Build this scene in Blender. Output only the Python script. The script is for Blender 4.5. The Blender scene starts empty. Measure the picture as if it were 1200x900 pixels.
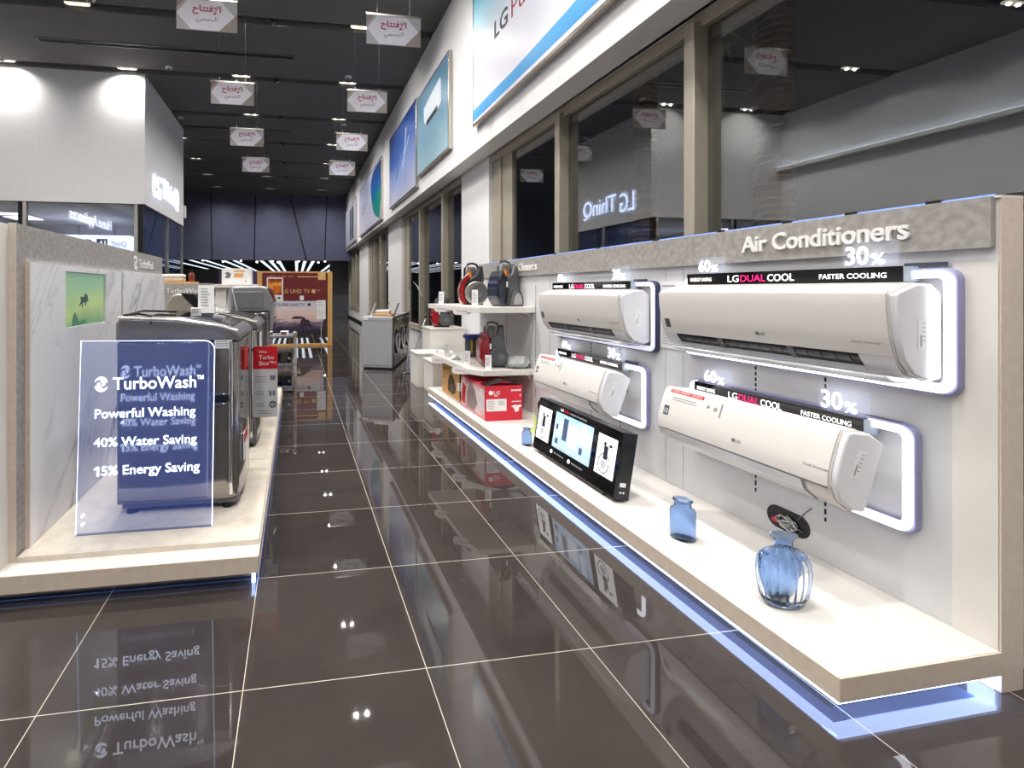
import bpy, math, random
from mathutils import Vector, Matrix
random.seed(7)
SC = bpy.context.scene
COL = SC.collection
PI = math.pi

# ------------------------------------------------------------------ camera, world, exposure
F_PX, PPX, PPY, YAW_C, EYE = 563.0, 433.8, 339.8, 0.1519, 1.27
cd = bpy.data.cameras.new('camera'); cam = bpy.data.objects.new('camera', cd); COL.objects.link(cam)
cd.sensor_fit = 'HORIZONTAL'; cd.sensor_width = 36.0; cd.lens = 36.0 * F_PX / 1200
cd.shift_x = (600 - PPX) / 1200; cd.shift_y = -(450 - PPY) / 1200
cd.clip_start = .02; cd.clip_end = 200
cam.location = (0, 0, EYE); cam.rotation_euler = (PI / 2, 0, -YAW_C)
SC.camera = cam
w = bpy.data.worlds.new('night'); SC.world = w; w.use_nodes = True
w.node_tree.nodes['Background'].inputs[0].default_value = (.30, .34, .45, 1)
w.node_tree.nodes['Background'].inputs[1].default_value = .025
vs = SC.view_settings
vs.view_transform = 'Standard'; vs.look = 'None'; vs.gamma = 1.0; vs.use_curve_mapping = False
vs.exposure = 0.14
SC.cycles.max_bounces = 10; SC.cycles.transparent_max_bounces = 16; SC.cycles.caustics_reflective = False
SC.cycles.caustics_refractive = False; SC.cycles.sample_clamp_indirect = 6.0
POWER = 1.0          # overall lamp power
DOWN_W = 86.0       # each ceiling downlight
ACCENT_W = 150.0     # each added spot brightening the displays, piers and fascia
ROWS = [7.42 + 2.035 * k for k in range(-5, 7)]      # lamp rows across the ceiling
CEIL = 5.33

def lamp(name, kind, loc, energy, parent=None, rot=None, size=.1, color=(1, .965, .92), spot=None, blend=.7, size_y=None):
    l = bpy.data.lights.new(name, kind); l.energy = energy * POWER; l.color = color
    if kind == 'AREA':
        l.size = size
        if size_y: l.shape = 'RECTANGLE'; l.size_y = size_y
    else: l.shadow_soft_size = size
    if spot: l.spot_size = math.radians(spot); l.spot_blend = blend
    o = bpy.data.objects.new(name, l); COL.objects.link(o)
    if parent: o.parent = parent
    o.location = loc
    if rot is not None: o.rotation_euler = rot
    return o
def aim(frm, to):
    d = Vector(to) - Vector(frm)
    return d.to_track_quat('-Z', 'Y').to_euler()

# ------------------------------------------------------------------ materials
def lin(c): return tuple(((v / 255) / 12.92 if v / 255 <= .04045 else ((v / 255 + .055) / 1.055) ** 2.4) for v in c[:3]) + (1,)
MATS = {}
class NT:
    def __init__(s, m): s.t = m.node_tree; s.n = s.t.nodes; s.l = s.t.links
    def new(s, typ, **kw):
        n = s.n.new(typ)
        for k, v in kw.items(): setattr(n, k, v)
        return n
    def link(s, a, b): s.l.new(a, b)
    def math(s, op, a, b=None, c=None):
        n = s.n.new('ShaderNodeMath'); n.operation = op
        for i, v in enumerate((a, b, c)):
            if v is None: continue
            if isinstance(v, (int, float)): n.inputs[i].default_value = v
            else: s.l.new(v, n.inputs[i])
        return n.outputs[0]
    def ramp(s, fac, stops, interp='LINEAR'):
        n = s.n.new('ShaderNodeValToRGB'); n.color_ramp.interpolation = interp
        e = n.color_ramp.elements
        while len(e) < len(stops): e.new(.5)
        for i, (p, c) in enumerate(stops): e[i].position = p; e[i].color = c
        s.l.new(fac, n.inputs[0]); return n.outputs[0]
def base(name):
    m = bpy.data.materials.new(name); m.use_nodes = True
    nt = NT(m); return m, nt, nt.n['Principled BSDF']
def M(name, col=(200, 200, 200), rough=.5, metal=0.0, emit=None, es=0.0, trans=0.0, ior=1.45, var=.04, scale=12.0, coat=0.0, aniso=None, spec=.5):
    if name in MATS: return MATS[name]
    m, nt, b = base(name)
    c = lin(col)
    b.inputs['Roughness'].default_value = rough; b.inputs['Metallic'].default_value = metal
    b.inputs['IOR'].default_value = ior; b.inputs['Transmission Weight'].default_value = trans
    b.inputs['Coat Weight'].default_value = coat; b.inputs['Coat Roughness'].default_value = .05
    b.inputs['Specular IOR Level'].default_value = spec
    tc = nt.new('ShaderNodeTexCoord'); mp = nt.new('ShaderNodeMapping'); nz = nt.new('ShaderNodeTexNoise')
    nt.link(tc.outputs['Object'], mp.inputs[0]); nt.link(mp.outputs[0], nz.inputs['Vector'])
    nz.inputs['Scale'].default_value = scale; nz.inputs['Detail'].default_value = 4
    if aniso: mp.inputs['Scale'].default_value = aniso
    lo = tuple(max(0, v * (1 - var)) for v in c[:3]) + (1,); hi = tuple(min(1, v * (1 + var)) for v in c[:3]) + (1,)
    nt.link(nt.ramp(nz.outputs['Fac'], [(.3, lo), (.7, hi)]), b.inputs['Base Color'])
    if emit is not None:
        b.inputs['Emission Color'].default_value = lin(emit); b.inputs['Emission Strength'].default_value = es
    MATS[name] = m; return m
def MP(name, stops, coord='Generated', axis=2, noise=.0, nscale=3.0, rough=.35, es=0.0, warp=(1, 1, 1), detail=4.0):
    """a printed picture or a screen: a colour ramp along one axis stirred by noise"""
    if name in MATS: return MATS[name]
    m, nt, b = base(name)
    tc = nt.new('ShaderNodeTexCoord'); sp = nt.new('ShaderNodeSeparateXYZ'); nt.link(tc.outputs[coord], sp.inputs[0])
    mp = nt.new('ShaderNodeMapping'); nt.link(tc.outputs[coord], mp.inputs[0]); mp.inputs['Scale'].default_value = warp
    nz = nt.new('ShaderNodeTexNoise'); nz.inputs['Scale'].default_value = nscale; nz.inputs['Detail'].default_value = detail
    nt.link(mp.outputs[0], nz.inputs['Vector'])
    f = nt.math('ADD', sp.outputs[axis], nt.math('MULTIPLY', nt.math('SUBTRACT', nz.outputs['Fac'], .5), noise))
    colr = nt.ramp(f, [(p, lin(c)) for p, c in stops])
    nt.link(colr, b.inputs['Base Color']); b.inputs['Roughness'].default_value = rough
    if es:
        nt.link(colr, b.inputs['Emission Color']); b.inputs['Emission Strength'].default_value = es
    MATS[name] = m; return m

def floor_mat():
    m, nt, b = base('polished_porcelain')
    g = nt.new('ShaderNodeNewGeometry'); sp = nt.new('ShaderNodeSeparateXYZ'); nt.link(g.outputs['Position'], sp.inputs[0])
    T = .5993
    xs = nt.math('DIVIDE', nt.math('SUBTRACT', sp.outputs[0], -.768 - 40 * T), T)
    ys = nt.math('DIVIDE', nt.math('SUBTRACT', sp.outputs[1], 1.566 - 40 * T), T)
    def edge(v):
        f = nt.math('FRACT', v); return nt.math('MINIMUM', f, nt.math('SUBTRACT', 1.0, f))
    d = nt.math('MINIMUM', edge(xs), edge(ys))
    grout = nt.math('LESS_THAN', d, .0023)
    cb = nt.new('ShaderNodeCombineXYZ'); nt.link(nt.math('FLOOR', xs), cb.inputs[0]); nt.link(nt.math('FLOOR', ys), cb.inputs[1])
    wn = nt.new('ShaderNodeTexWhiteNoise'); wn.noise_dimensions = '2D'; nt.link(cb.outputs[0], wn.inputs['Vector'])
    nz = nt.new('ShaderNodeTexNoise'); nz.inputs['Scale'].default_value = 3.5; nz.inputs['Detail'].default_value = 8
    nt.link(g.outputs['Position'], nz.inputs['Vector'])
    f = nt.math('ADD', nt.math('MULTIPLY', nz.outputs['Fac'], .75), nt.math('MULTIPLY', wn.outputs['Value'], .25))
    tile = nt.ramp(f, [(.3, lin((53, 48, 47))), (.7, lin((65, 59, 57)))])
    mx = nt.new('ShaderNodeMix'); mx.data_type = 'RGBA'
    nt.link(grout, mx.inputs[0]); nt.link(tile, mx.inputs[6]); mx.inputs[7].default_value = lin((190, 182, 166))
    nt.link(mx.outputs[2], b.inputs['Base Color'])
    nt.link(nt.math('MULTIPLY_ADD', grout, .35, .018), b.inputs['Roughness'])
    b.inputs['IOR'].default_value = 1.58
    return m
def marble_mat():
    m, nt, b = base('white_marble')
    tc = nt.new('ShaderNodeTexCoord'); mp = nt.new('ShaderNodeMapping'); nt.link(tc.outputs['Object'], mp.inputs[0])
    mp.vector_type = 'TEXTURE'; mp.inputs['Rotation'].default_value = (-.75, .2, 0); mp.inputs['Scale'].default_value = (1, .5, 1.5)
    n1 = nt.new('ShaderNodeTexNoise'); n1.inputs['Scale'].default_value = 1.9; n1.inputs['Detail'].default_value = 9; n1.inputs['Distortion'].default_value = 1.0
    nt.link(mp.outputs[0], n1.inputs['Vector'])
    a = nt.math('ABSOLUTE', nt.math('SUBTRACT', n1.outputs['Fac'], .5))
    n2 = nt.new('ShaderNodeTexNoise'); n2.inputs['Scale'].default_value = 1.7; nt.link(mp.outputs[0], n2.inputs['Vector'])
    v = nt.math('ADD', a, nt.math('MULTIPLY', nt.math('SUBTRACT', .62, n2.outputs['Fac']), .16))
    nt.link(nt.ramp(v, [(.0, lin((150, 152, 166))), (.012, lin((206, 207, 214))), (.05, lin((234, 234, 238)))]), b.inputs['Base Color'])
    b.inputs['Roughness'].default_value = .3
    return m
def schlick(nt, r0):
    g = nt.new('ShaderNodeNewGeometry'); d = nt.new('ShaderNodeVectorMath'); d.operation = 'DOT_PRODUCT'
    nt.link(g.outputs['Incoming'], d.inputs[0]); nt.link(g.outputs['Normal'], d.inputs[1])
    k = nt.math('POWER', nt.math('SUBTRACT', 1.0, nt.math('ABSOLUTE', d.outputs['Value'])), 5.0)
    return nt.math('MULTIPLY_ADD', k, 1 - r0, r0)
def glass_mat(name, tint, r0, rough=.0):
    m, nt, b = base(name); nt.n.remove(b)
    out = nt.n['Material Output']
    tr = nt.new('ShaderNodeBsdfTransparent'); tr.inputs[0].default_value = tint
    gl = nt.new('ShaderNodeBsdfGlossy'); gl.inputs['Roughness'].default_value = rough; gl.inputs[0].default_value = (1, 1, 1, 1)
    mx = nt.new('ShaderNodeMixShader'); nt.link(schlick(nt, r0), mx.inputs[0]); nt.link(tr.outputs[0], mx.inputs[1]); nt.link(gl.outputs[0], mx.inputs[2])
    nt.link(mx.outputs[0], out.inputs[0]); return m
def acrylic_mat(name, col, strength):
    """edge lit acrylic: clear sheet that scatters a little of its LED light"""
    m, nt, b = base(name); nt.n.remove(b); out = nt.n['Material Output']
    tr = nt.new('ShaderNodeBsdfTransparent'); tr.inputs[0].default_value = (.93, .95, .98, 1)
    em = nt.new('ShaderNodeEmission'); em.inputs[0].default_value = lin(col); em.inputs[1].default_value = strength
    ad = nt.new('ShaderNodeAddShader'); nt.link(tr.outputs[0], ad.inputs[0]); nt.link(em.outputs[0], ad.inputs[1])
    gl = nt.new('ShaderNodeBsdfGlossy'); gl.inputs['Roughness'].default_value = .0
    mx = nt.new('ShaderNodeMixShader'); nt.link(schlick(nt, .025), mx.inputs[0]); nt.link(ad.outputs[0], mx.inputs[1]); nt.link(gl.outputs[0], mx.inputs[2])
    nt.link(mx.outputs[0], out.inputs[0]); return m

FLOOR = floor_mat(); MARBLE = marble_mat()
WHITE = M('white_laminate', (228, 224, 218), .35, var=.015)
WALLW = M('white_wall_paint', (226, 225, 226), .6, var=.02)
WALLP = M('display_panel_white', (214, 214, 216), .45, var=.02)
BEIGE = M('beige_laminate', (214, 200, 184), .45, var=.05, scale=30)
CONC = M('concrete_look_panel', (158, 154, 150), .55, var=.18, scale=38)
TILEB = M('pale_stone_tile', (214, 204, 190), .4, var=.10, scale=16)
BLACK = M('black_plastic', (14, 14, 16), .35)
M('dark_grey_plastic', (52, 54, 58), .4)
BLACKG = M('black_gloss', (9, 9, 11), .08, coat=.6)
CEILM = M('charcoal_ceiling', (98, 95, 95), .8, var=.06, scale=20)
SLOT = M('black_recess', (9, 9, 10), .8)
NAVY = M('slate_bulkhead', (88, 91, 116), .55, var=.06, scale=4)
STEEL = M('brushed_stainless', (150, 148, 146), .17, metal=1, var=.10, scale=8, aniso=(1.5, 1.5, 60))
STEELD = M('dark_stainless', (140, 136, 134), .09, metal=.82, var=.12, scale=6, aniso=(1.0, 1.0, 40))
SILVER = M('silver_trim', (206, 200, 190), .25, metal=.9, var=.03)
CHROME = M('chrome', (225, 225, 228), .08, metal=1, var=.01)
GREYP = M('grey_plastic', (104, 106, 110), .4)
ALU = M('beige_aluminium', (168, 161, 146), .45, metal=.15, var=.03)
ACW = M('appliance_white', (226, 222, 218), .3, var=.01, coat=.2)
ACC = M('appliance_white_cap', (226, 226, 230), .25, var=.01, coat=.3)
PAPER = M('white_paper', (236, 236, 236), .6, var=.01)
PRINT = M('grey_print', (150, 152, 158), .6)
DARKPR = M('dark_print', (40, 40, 44), .6)
RED = M('red_print', (196, 24, 38), .45, var=.02)
REDBOX = M('red_carton', (206, 36, 58), .5, var=.03)
CARD = M('brown_carton', (196, 150, 92), .7, var=.06)
WOOD = M('pine_wood', (214, 166, 98), .55, var=.16, scale=5, aniso=(1, 1, 14))
LEDB = M('led_blue_strip', (225, 235, 255), .4, emit=(176, 200, 255), es=9.0)
LEDL = M('led_and_glow_blue', (160, 190, 255), .4, emit=(110, 156, 255), es=2.0)  # blue LED strips, and the lit look of the slab underside
BLUEGLOW = M('blue_dim_glow', (120, 150, 220), .4, emit=(96, 140, 255), es=.6)
LEDW = M('led_white_tube', (250, 250, 255), .4, emit=(240, 244, 255), es=3.6)
LEDW2 = M('led_white_dim', (225, 225, 240), .4, emit=(222, 224, 250), es=.55)
LETW = M('lit_white_letter', (255, 255, 255), .4, emit=(255, 255, 255), es=1.3)
LETB = M('lit_blue_white_letter', (255, 255, 255), .4, emit=(190, 210, 255), es=2.6)
LETACR = M('engraved_lit_lettering', (255, 255, 255), .4, emit=(214, 226, 255), es=3.2)
LETP = M('lit_magenta_letter', (240, 40, 120), .4, emit=(240, 24, 110), es=1.0)
EDGEL = M('lit_acrylic_edge', (255, 255, 255), .3, emit=(200, 216, 255), es=2.2)
WHITELET = M('white_letter', (238, 238, 236), .4, var=.01)
LAMPL = M('lamp_lens', (255, 250, 240), .4, emit=(255, 246, 226), es=14.0)
LAMPG = M('lamp_and_slot_glow', (255, 250, 235), .5, emit=(255, 246, 222), es=.75)  # spot lenses, and the lamp-lit look of the ceiling slots
STRIPL = M('far_strip_lamp', (255, 255, 255), .4, emit=(228, 240, 255), es=1.3)
WINGL = glass_mat('window_glass', (.80, .82, .82, 1), .21)
SHOPGL = glass_mat('shop_glass', (.93, .94, .95, 1), .07)
ACRYL = acrylic_mat('edge_lit_acrylic', (88, 132, 255), .062)
NUMAC = acrylic_mat('clear_acrylic', (220, 228, 255), .12)
BOTTLE = M('blue_glass', (192, 214, 245), .02, trans=1, ior=1.25, var=.02)
CLEARP = M('clear_plastic', (235, 238, 240), .08, trans=.85, ior=1.2, var=.01)

# ------------------------------------------------------------------ mesh builder
class MB:
    def __init__(s): s.v = []; s.f = []; s.mi = []
    def add(s, vs_, fs, mi=0):
        o = len(s.v); s.v += [tuple(p) for p in vs_]
        for f in fs: s.f.append(tuple(o + i for i in f)); s.mi.append(mi)
        return s
    def box(s, x0, x1, y0, y1, z0, z1, mi=0):
        v = [(x0, y0, z0), (x1, y0, z0), (x1, y1, z0), (x0, y1, z0), (x0, y0, z1), (x1, y0, z1), (x1, y1, z1), (x0, y1, z1)]
        return s.add(v, [(3, 2, 1, 0), (4, 5, 6, 7), (0, 1, 5, 4), (1, 2, 6, 5), (2, 3, 7, 6), (3, 0, 4, 7)], mi)
    def prism(s, poly, a0, a1, axis='y', mi=0):
        """poly: 2D outline; axis y: (x,z), axis x: (y,z), axis z: (x,y)"""
        def P(p, a): return {'y': (p[0], a, p[1]), 'x': (a, p[0], p[1]), 'z': (p[0], p[1], a)}[axis]
        n = len(poly); v = [P(p, a0) for p in poly] + [P(p, a1) for p in poly]
        return s.add(v, [tuple(range(n))[::-1], tuple(range(n, 2 * n))] + [(i, (i + 1) % n, n + (i + 1) % n, n + i) for i in range(n)], mi)
    def ring(s, out, inn, a0, a1, axis='x', mi=0):
        n = len(out)
        def P(p, a): return {'y': (p[0], a, p[1]), 'x': (a, p[0], p[1]), 'z': (p[0], p[1], a)}[axis]
        v = [P(p, a0) for p in out] + [P(p, a0) for p in inn] + [P(p, a1) for p in out] + [P(p, a1) for p in inn]
        f = []
        for i in range(n):
            j = (i + 1) % n
            f += [(i, j, n + j, n + i), (2 * n + i, 3 * n + i, 3 * n + j, 2 * n + j), (i, 2 * n + i, 2 * n + j, j), (n + i, n + j, 3 * n + j, 3 * n + i)]
        return s.add(v, f, mi)
    def tube(s, pts, r, n=8, mi=0, closed=False):
        pts = [Vector(p) for p in pts]; o = []; N = len(pts)
        for i, p in enumerate(pts):
            if closed: t = pts[(i + 1) % N] - pts[i - 1]
            else: t = (pts[min(i + 1, N - 1)] - pts[max(i - 1, 0)])
            t.normalize(); u = t.orthogonal() if abs(t.z) > .95 else t.cross(Vector((0, 0, 1))); u.normalize(); w_ = t.cross(u)
            rr = r[i] if isinstance(r, (list, tuple)) else r
            o += [tuple(p + u * rr * math.cos(2 * PI * k / n) + w_ * rr * math.sin(2 * PI * k / n)) for k in range(n)]
        f = []
        for i in range(N if closed else N - 1):
            a = i * n; b_ = ((i + 1) % N) * n
            f += [(a + k, a + (k + 1) % n, b_ + (k + 1) % n, b_ + k) for k in range(n)]
        if not closed: f += [tuple(range(n))[::-1], tuple(range((N - 1) * n, N * n))]
        return s.add(o, f, mi)
    def lathe(s, prof, n=24, c=(0, 0, 0), mod=None, mi=0, sx=1.0, sy=1.0, cap=True):
        v = []
        for (r, z) in prof:
            for k in range(n):
                a = 2 * PI * k / n; q = r * (mod(a, z) if mod else 1)
                v.append((c[0] + q * math.cos(a) * sx, c[1] + q * math.sin(a) * sy, c[2] + z))
        f = []
        for i in range(len(prof) - 1):
            f += [(i * n + k, i * n + (k + 1) % n, (i + 1) * n + (k + 1) % n, (i + 1) * n + k) for k in range(n)]
        if cap: f += [tuple(range(n))[::-1], tuple(range((len(prof) - 1) * n, len(prof) * n))]
        return s.add(v, f, mi)
    def cyl(s, c, r, h, axis='z', n=20, mi=0, r2=None):
        r2 = r if r2 is None else r2; v = []
        for rr, a in ((r, 0), (r2, h)):
            for k in range(n):
                x, y = rr * math.cos(2 * PI * k / n), rr * math.sin(2 * PI * k / n)
                v.append({'z': (c[0] + x, c[1] + y, c[2] + a), 'y': (c[0] + x, c[1] + a, c[2] + y), 'x': (c[0] + a, c[1] + x, c[2] + y)}[axis])
        return s.add(v, [tuple(range(n))[::-1], tuple(range(n, 2 * n))] + [(k, (k + 1) % n, n + (k + 1) % n, n + k) for k in range(n)], mi)
    def ell(s, c, r, n=14, m=8, mi=0):
        prof = [(math.sin(PI * (i + .02) / (m + .04)), -math.cos(PI * (i + .02) / (m + .04))) for i in range(m + 1)]
        b_ = MB().lathe(prof, n)
        return s.add([(c[0] + p[0] * r[0], c[1] + p[1] * r[1], c[2] + p[2] * r[2]) for p in b_.v], b_.f, mi)
    def join(s, o, mi=None):
        for f, k in zip(o.f, o.mi): pass
        n = len(s.v); s.v += o.v; s.f += [tuple(n + i for i in f) for f in o.f]; s.mi += [k if mi is None else mi for k in o.mi]; return s
    def xf(s, mat): s.v = [tuple(mat @ Vector(p)) for p in s.v]; return s
def B(*a): return MB().box(*a)
def rrect(a0, a1, b0, b1, r, n=5):
    o = []
    for cx, cy, st in ((a1 - r, b1 - r, 0), (a0 + r, b1 - r, 1), (a0 + r, b0 + r, 2), (a1 - r, b0 + r, 3)):
        for k in range(n + 1):
            t = PI / 2 * (st + k / n); o.append((cx + r * math.cos(t), cy + r * math.sin(t)))
    return o

# ------------------------------------------------------------------ objects
FR = {}          # object name -> (base point) of its thing, so that parts are built in place and stored relative to it
def tag(o, label=None, cat=None, group=None, kind=None):
    for k, v in (('label', label), ('category', cat), ('group', group), ('kind', kind)):
        if v: o[k] = v
    return o
def mesh_obj(name, mb, mats, off=(0, 0, 0), bevel=0.0, smooth=True, seg=2, ang=35):
    me = bpy.data.meshes.new(name)
    me.from_pydata([(p[0] - off[0], p[1] - off[1], p[2] - off[2]) for p in mb.v], [], mb.f)
    if not isinstance(mats, (list, tuple)): mats = [mats]
    for m in mats: me.materials.append(m)
    me.polygons.foreach_set('material_index', mb.mi)
    me.update()
    if smooth:
        me.polygons.foreach_set('use_smooth', [True] * len(me.polygons)); me.set_sharp_from_angle(angle=math.radians(ang))
    o = bpy.data.objects.new(name, me); COL.objects.link(o)
    if bevel:
        md = o.modifiers.new('bevel', 'BEVEL'); md.width = bevel; md.segments = seg; md.limit_method = 'ANGLE'; md.angle_limit = math.radians(40)
    return o
def thing(name, label, cat, base_, rotz=0.0, group=None):
    o = bpy.data.objects.new(name, None); COL.objects.link(o); o.empty_display_size = .1
    o.location = base_; o.rotation_euler = (0, 0, rotz); FR[o.name] = tuple(base_)
    return tag(o, label, cat, group)
def part(name, mb, mats, parent, label=None, bevel=0.0, smooth=True, local=False, seg=2, ang=35):
    off = (0, 0, 0) if local else FR[parent.name]
    o = mesh_obj(name, mb, mats, off, bevel, smooth, seg, ang); o.parent = parent; FR[o.name] = FR[parent.name]
    if label: o['label'] = label
    return o
def single(name, mb, mats, label, cat, base_, rotz=0.0, group=None, bevel=0.0, smooth=True):
    o = mesh_obj(name, mb, mats, base_, bevel, smooth); o.location = base_; o.rotation_euler = (0, 0, rotz); FR[o.name] = tuple(base_)
    return tag(o, label, cat, group)
def struct(name, mb, mats, parent=None, bevel=0.0):
    o = mesh_obj(name, mb, mats, bevel=bevel)
    if parent: o.parent = parent
    o['kind'] = 'structure'; FR[o.name] = (0, 0, 0); return o
def copy_tree(o, parent=None):
    c = o.copy(); COL.objects.link(c)
    if parent: c.parent = parent
    for ch in list(o.children): copy_tree(ch, c)
    FR[c.name] = FR.get(o.name, (0, 0, 0))
    return c
# the right display stands turned by a hair: its own frame
DY = .0128; DP = (1.577, 1.19)
def dw(x, y, z=0.0):
    a, b_ = x - DP[0], y - DP[1]; C_, S_ = math.cos(DY), math.sin(DY)
    return (DP[0] + a * C_ - b_ * S_, DP[1] + a * S_ + b_ * C_, z)
def dthing(name, label, cat, p, group=None, rot=0.0):
    o = thing(name, label, cat, dw(*p), DY + rot, group); FR[o.name] = tuple(p); return o
def dsingle(name, mb, mats, label, cat, p, group=None, bevel=0.0):
    o = single(name, mb, mats, label, cat, p, DY, group, bevel); o.location = dw(*p); return o

# ------------------------------------------------------------------ lettering
TC = {}
def text2d(body, bold=0.0):
    k = (body, bold)
    if k not in TC:
        c = bpy.data.curves.new('t', 'FONT'); c.body = body; c.resolution_u = 3; c.offset = bold
        o = bpy.data.objects.new('t', c); COL.objects.link(o)
        bpy.context.view_layer.update()
        me = bpy.data.meshes.new_from_object(o.evaluated_get(bpy.context.evaluated_depsgraph_get()))
        v = [(p.co.x, p.co.y) for p in me.vertices]; f = [tuple(p.vertices) for p in me.polygons]
        bpy.data.objects.remove(o); bpy.data.meshes.remove(me); bpy.data.curves.remove(c)
        x0 = min(p[0] for p in v); x1 = max(p[0] for p in v); y0 = min(p[1] for p in v); y1 = max(p[1] for p in v)
        TC[k] = ([(p[0] - x0, p[1] - y0) for p in v], f, x1 - x0, y1 - y0)
    return TC[k]
def sheet2d(v2, faces, p0, right, up, depth=0.0):
    """a flat figure (2D points) put in space; depth gives it a back and sides"""
    p0, R, U = Vector(p0), Vector(right), Vector(up); N = R.cross(U)
    mb = MB(); n = len(v2)
    fr_ = [tuple(p0 + R * a + U * b_ + N * depth) for a, b_ in v2]
    if not depth: return mb.add(fr_, faces)
    bk = [tuple(p0 + R * a + U * b_) for a, b_ in v2]
    cnt = {}
    for f in faces:
        for i in range(len(f)):
            e = (f[i], f[(i + 1) % len(f)]); cnt[e] = 1
    side = [(a, n + a, n + b_, b_) for (a, b_) in cnt if (b_, a) not in cnt]
    side = [(n + b_, b_, a, n + a)[::1] for (a, b_) in cnt if (b_, a) not in cnt]
    return mb.add(fr_ + bk, list(faces) + side)
def text(body, p0, right, up, w_, h_=None, depth=.002, bold=0.0):
    v, f, W_, H_ = text2d(body, bold)
    sx = w_ / W_; sy = (h_ / H_) if h_ else sx
    return sheet2d([(a * sx, b_ * sy) for a, b_ in v], f, p0, right, up, depth)
RX, RYm, RYp, UZ = (1, 0, 0), (0, -1, 0), (0, 1, 0), (0, 0, 1)      # reading directions: facing -Y, facing -X, facing +X
def quad(p0, right, up, w_, h_, depth=.001):
    return sheet2d([(0, 0), (w_, 0), (w_, h_), (0, h_)], [(0, 1, 2, 3)], p0, right, up, depth)
def disc(p0, right, up, r, depth=.001, n=24):
    return sheet2d([(r * math.cos(2 * PI * k / n), r * math.sin(2 * PI * k / n)) for k in range(n)], [tuple(range(n))], p0, right, up, depth)
def poly(pts, p0, right, up, depth=.001): return sheet2d(pts, [tuple(range(len(pts)))], p0, right, up, depth)
def swirl(p0, right, up, r, depth=.002):
    """round emblem of two curling crescents"""
    mb = MB()
    for s_ in (0, PI):
        for r0, r1, a0, a1 in ((.62, 1.0, .25, 2.75), (.12, .55, -.9, 1.9)):
            o = []; i_ = []; n = 12
            for k in range(n + 1):
                t = k / n; a = a0 + (a1 - a0) * t + s_; th = math.sin(PI * min(1, t * 1.05 + .02)) * (r1 - r0) * .5 + .02; rm = (r0 + r1) / 2 + .10 * (t - .5)
                o.append(((rm + th) * r * math.cos(a), (rm + th) * r * math.sin(a))); i_.append(((rm - th) * r * math.cos(a), (rm - th) * r * math.sin(a)))
            pts = o + i_; N_ = n + 1
            mb.join(sheet2d(pts, [(N_ + k, k, k + 1, N_ + k + 1) for k in range(n)], p0, right, up, depth))
    return mb
def lines(p0, right, up, w_, n, pitch, h_=.004, depth=.0006, jitter=.35):
    """rows of small print"""
    mb = MB(); P0 = Vector(p0); U = Vector(up)
    for k in range(n): mb.join(quad(P0 - U * pitch * k, right, up, w_ * (1 - jitter * random.random()), h_, depth))
    return mb

# ================================================================== SETTING
struct('floor', MB().add([(-14, -5, 0), (2.42, -5, 0), (2.42, 21.3, 0), (4, 21.3, 0), (4, 46, 0), (-14, 46, 0)], [(0, 1, 2, 3, 4, 5)]), FLOOR)
cb = MB()
YE = [-4.0] + ROWS + [20.9]
for k in range(len(YE) - 1):
    cb.box(-7.0, 2.3, YE[k] + (.10 if k else 0), YE[k + 1] - (.10 if k + 1 < len(YE) - 1 else 0), CEIL, CEIL + .12)
struct('ceiling', cb, CEILM)
struct('trim_1', B(-7.0, 2.3, -4.0, 20.9, CEIL + .30, CEIL + .36), SLOT)
# right side: fascia over a soffit, piers, windows, low wall under the sill
XF, XP = 2.15, 2.40
struct('wall_right', B(XF, XP + .02, -4, 22.6, 2.955, CEIL + .02).box(XP - .01, XP + .35, -4, 22.6, 2.955, CEIL), WALLW)
PIERS = [(-4.0, -3.2), (.10, 1.15), (5.77, 6.79), (10.9, 12.5), (16.2, 18.4), (21.9, 22.6)]
pm = MB()
for a, b_ in PIERS: pm.box(XP, XP + .30, a, b_, 0, 2.955)
struct('wall_right_piers', pm, WALLW)
lw = MB()
for k in range(len(PIERS) - 1): lw.box(XP + .01, XP + .22, PIERS[k][1], PIERS[k + 1][0], 0, .50)
struct('wall_right_low', lw, WALLW)
bs = MB()
for a, b_ in PIERS[3:]: bs.box(XP - .02, XP, a, b_, 0, .09)
for k in (3, 4): bs.box(XP - .01, XP + .01, PIERS[k][1], PIERS[k + 1][0], 0, .09)
struct('baseboard_right', bs, BLACK)
BAYS = [((-3.2, .10), [-2.1, -1.0]), ((1.15, 5.77), [2.62, 4.135]), ((6.79, 10.9), [7.69, 9.18]), ((12.5, 16.2), [13.7, 14.9]), ((18.4, 21.9), [19.6, 20.8])]
for i, ((a, b_), mull) in enumerate(BAYS):
    fr_ = B(XP + .03, XP + .11, a, b_, 2.87, 2.955).box(XP + .03, XP + .11, a, b_, .50, .56).box(XP - .03, XP + .22, a, b_, .47, .50)
    fr_.box(XP + .03, XP + .11, a, a + .07, .56, 2.87).box(XP + .05, XP + .11, b_ - .55, b_, .56, 2.87).box(XP + .02, XP + .11, b_ - .30, b_ - .25, .56, 2.87)
    win = struct('window_%d' % (i + 1), fr_, ALU, bevel=.004)
    for y in mull: struct('mullion', B(XP - .02, XP + .11, y - .04, y + .04, .56, 2.90), ALU, win, bevel=.005)
    ed = [a + .07] + mull + [b_ - .55]
    for k in range(3):
        struct('window_pane', B(XP + .075, XP + .083, ed[k] + (.04 if k else 0), ed[k + 1] - (.04 if k < 2 else 0), .56, 2.87), WINGL, win)
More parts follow.
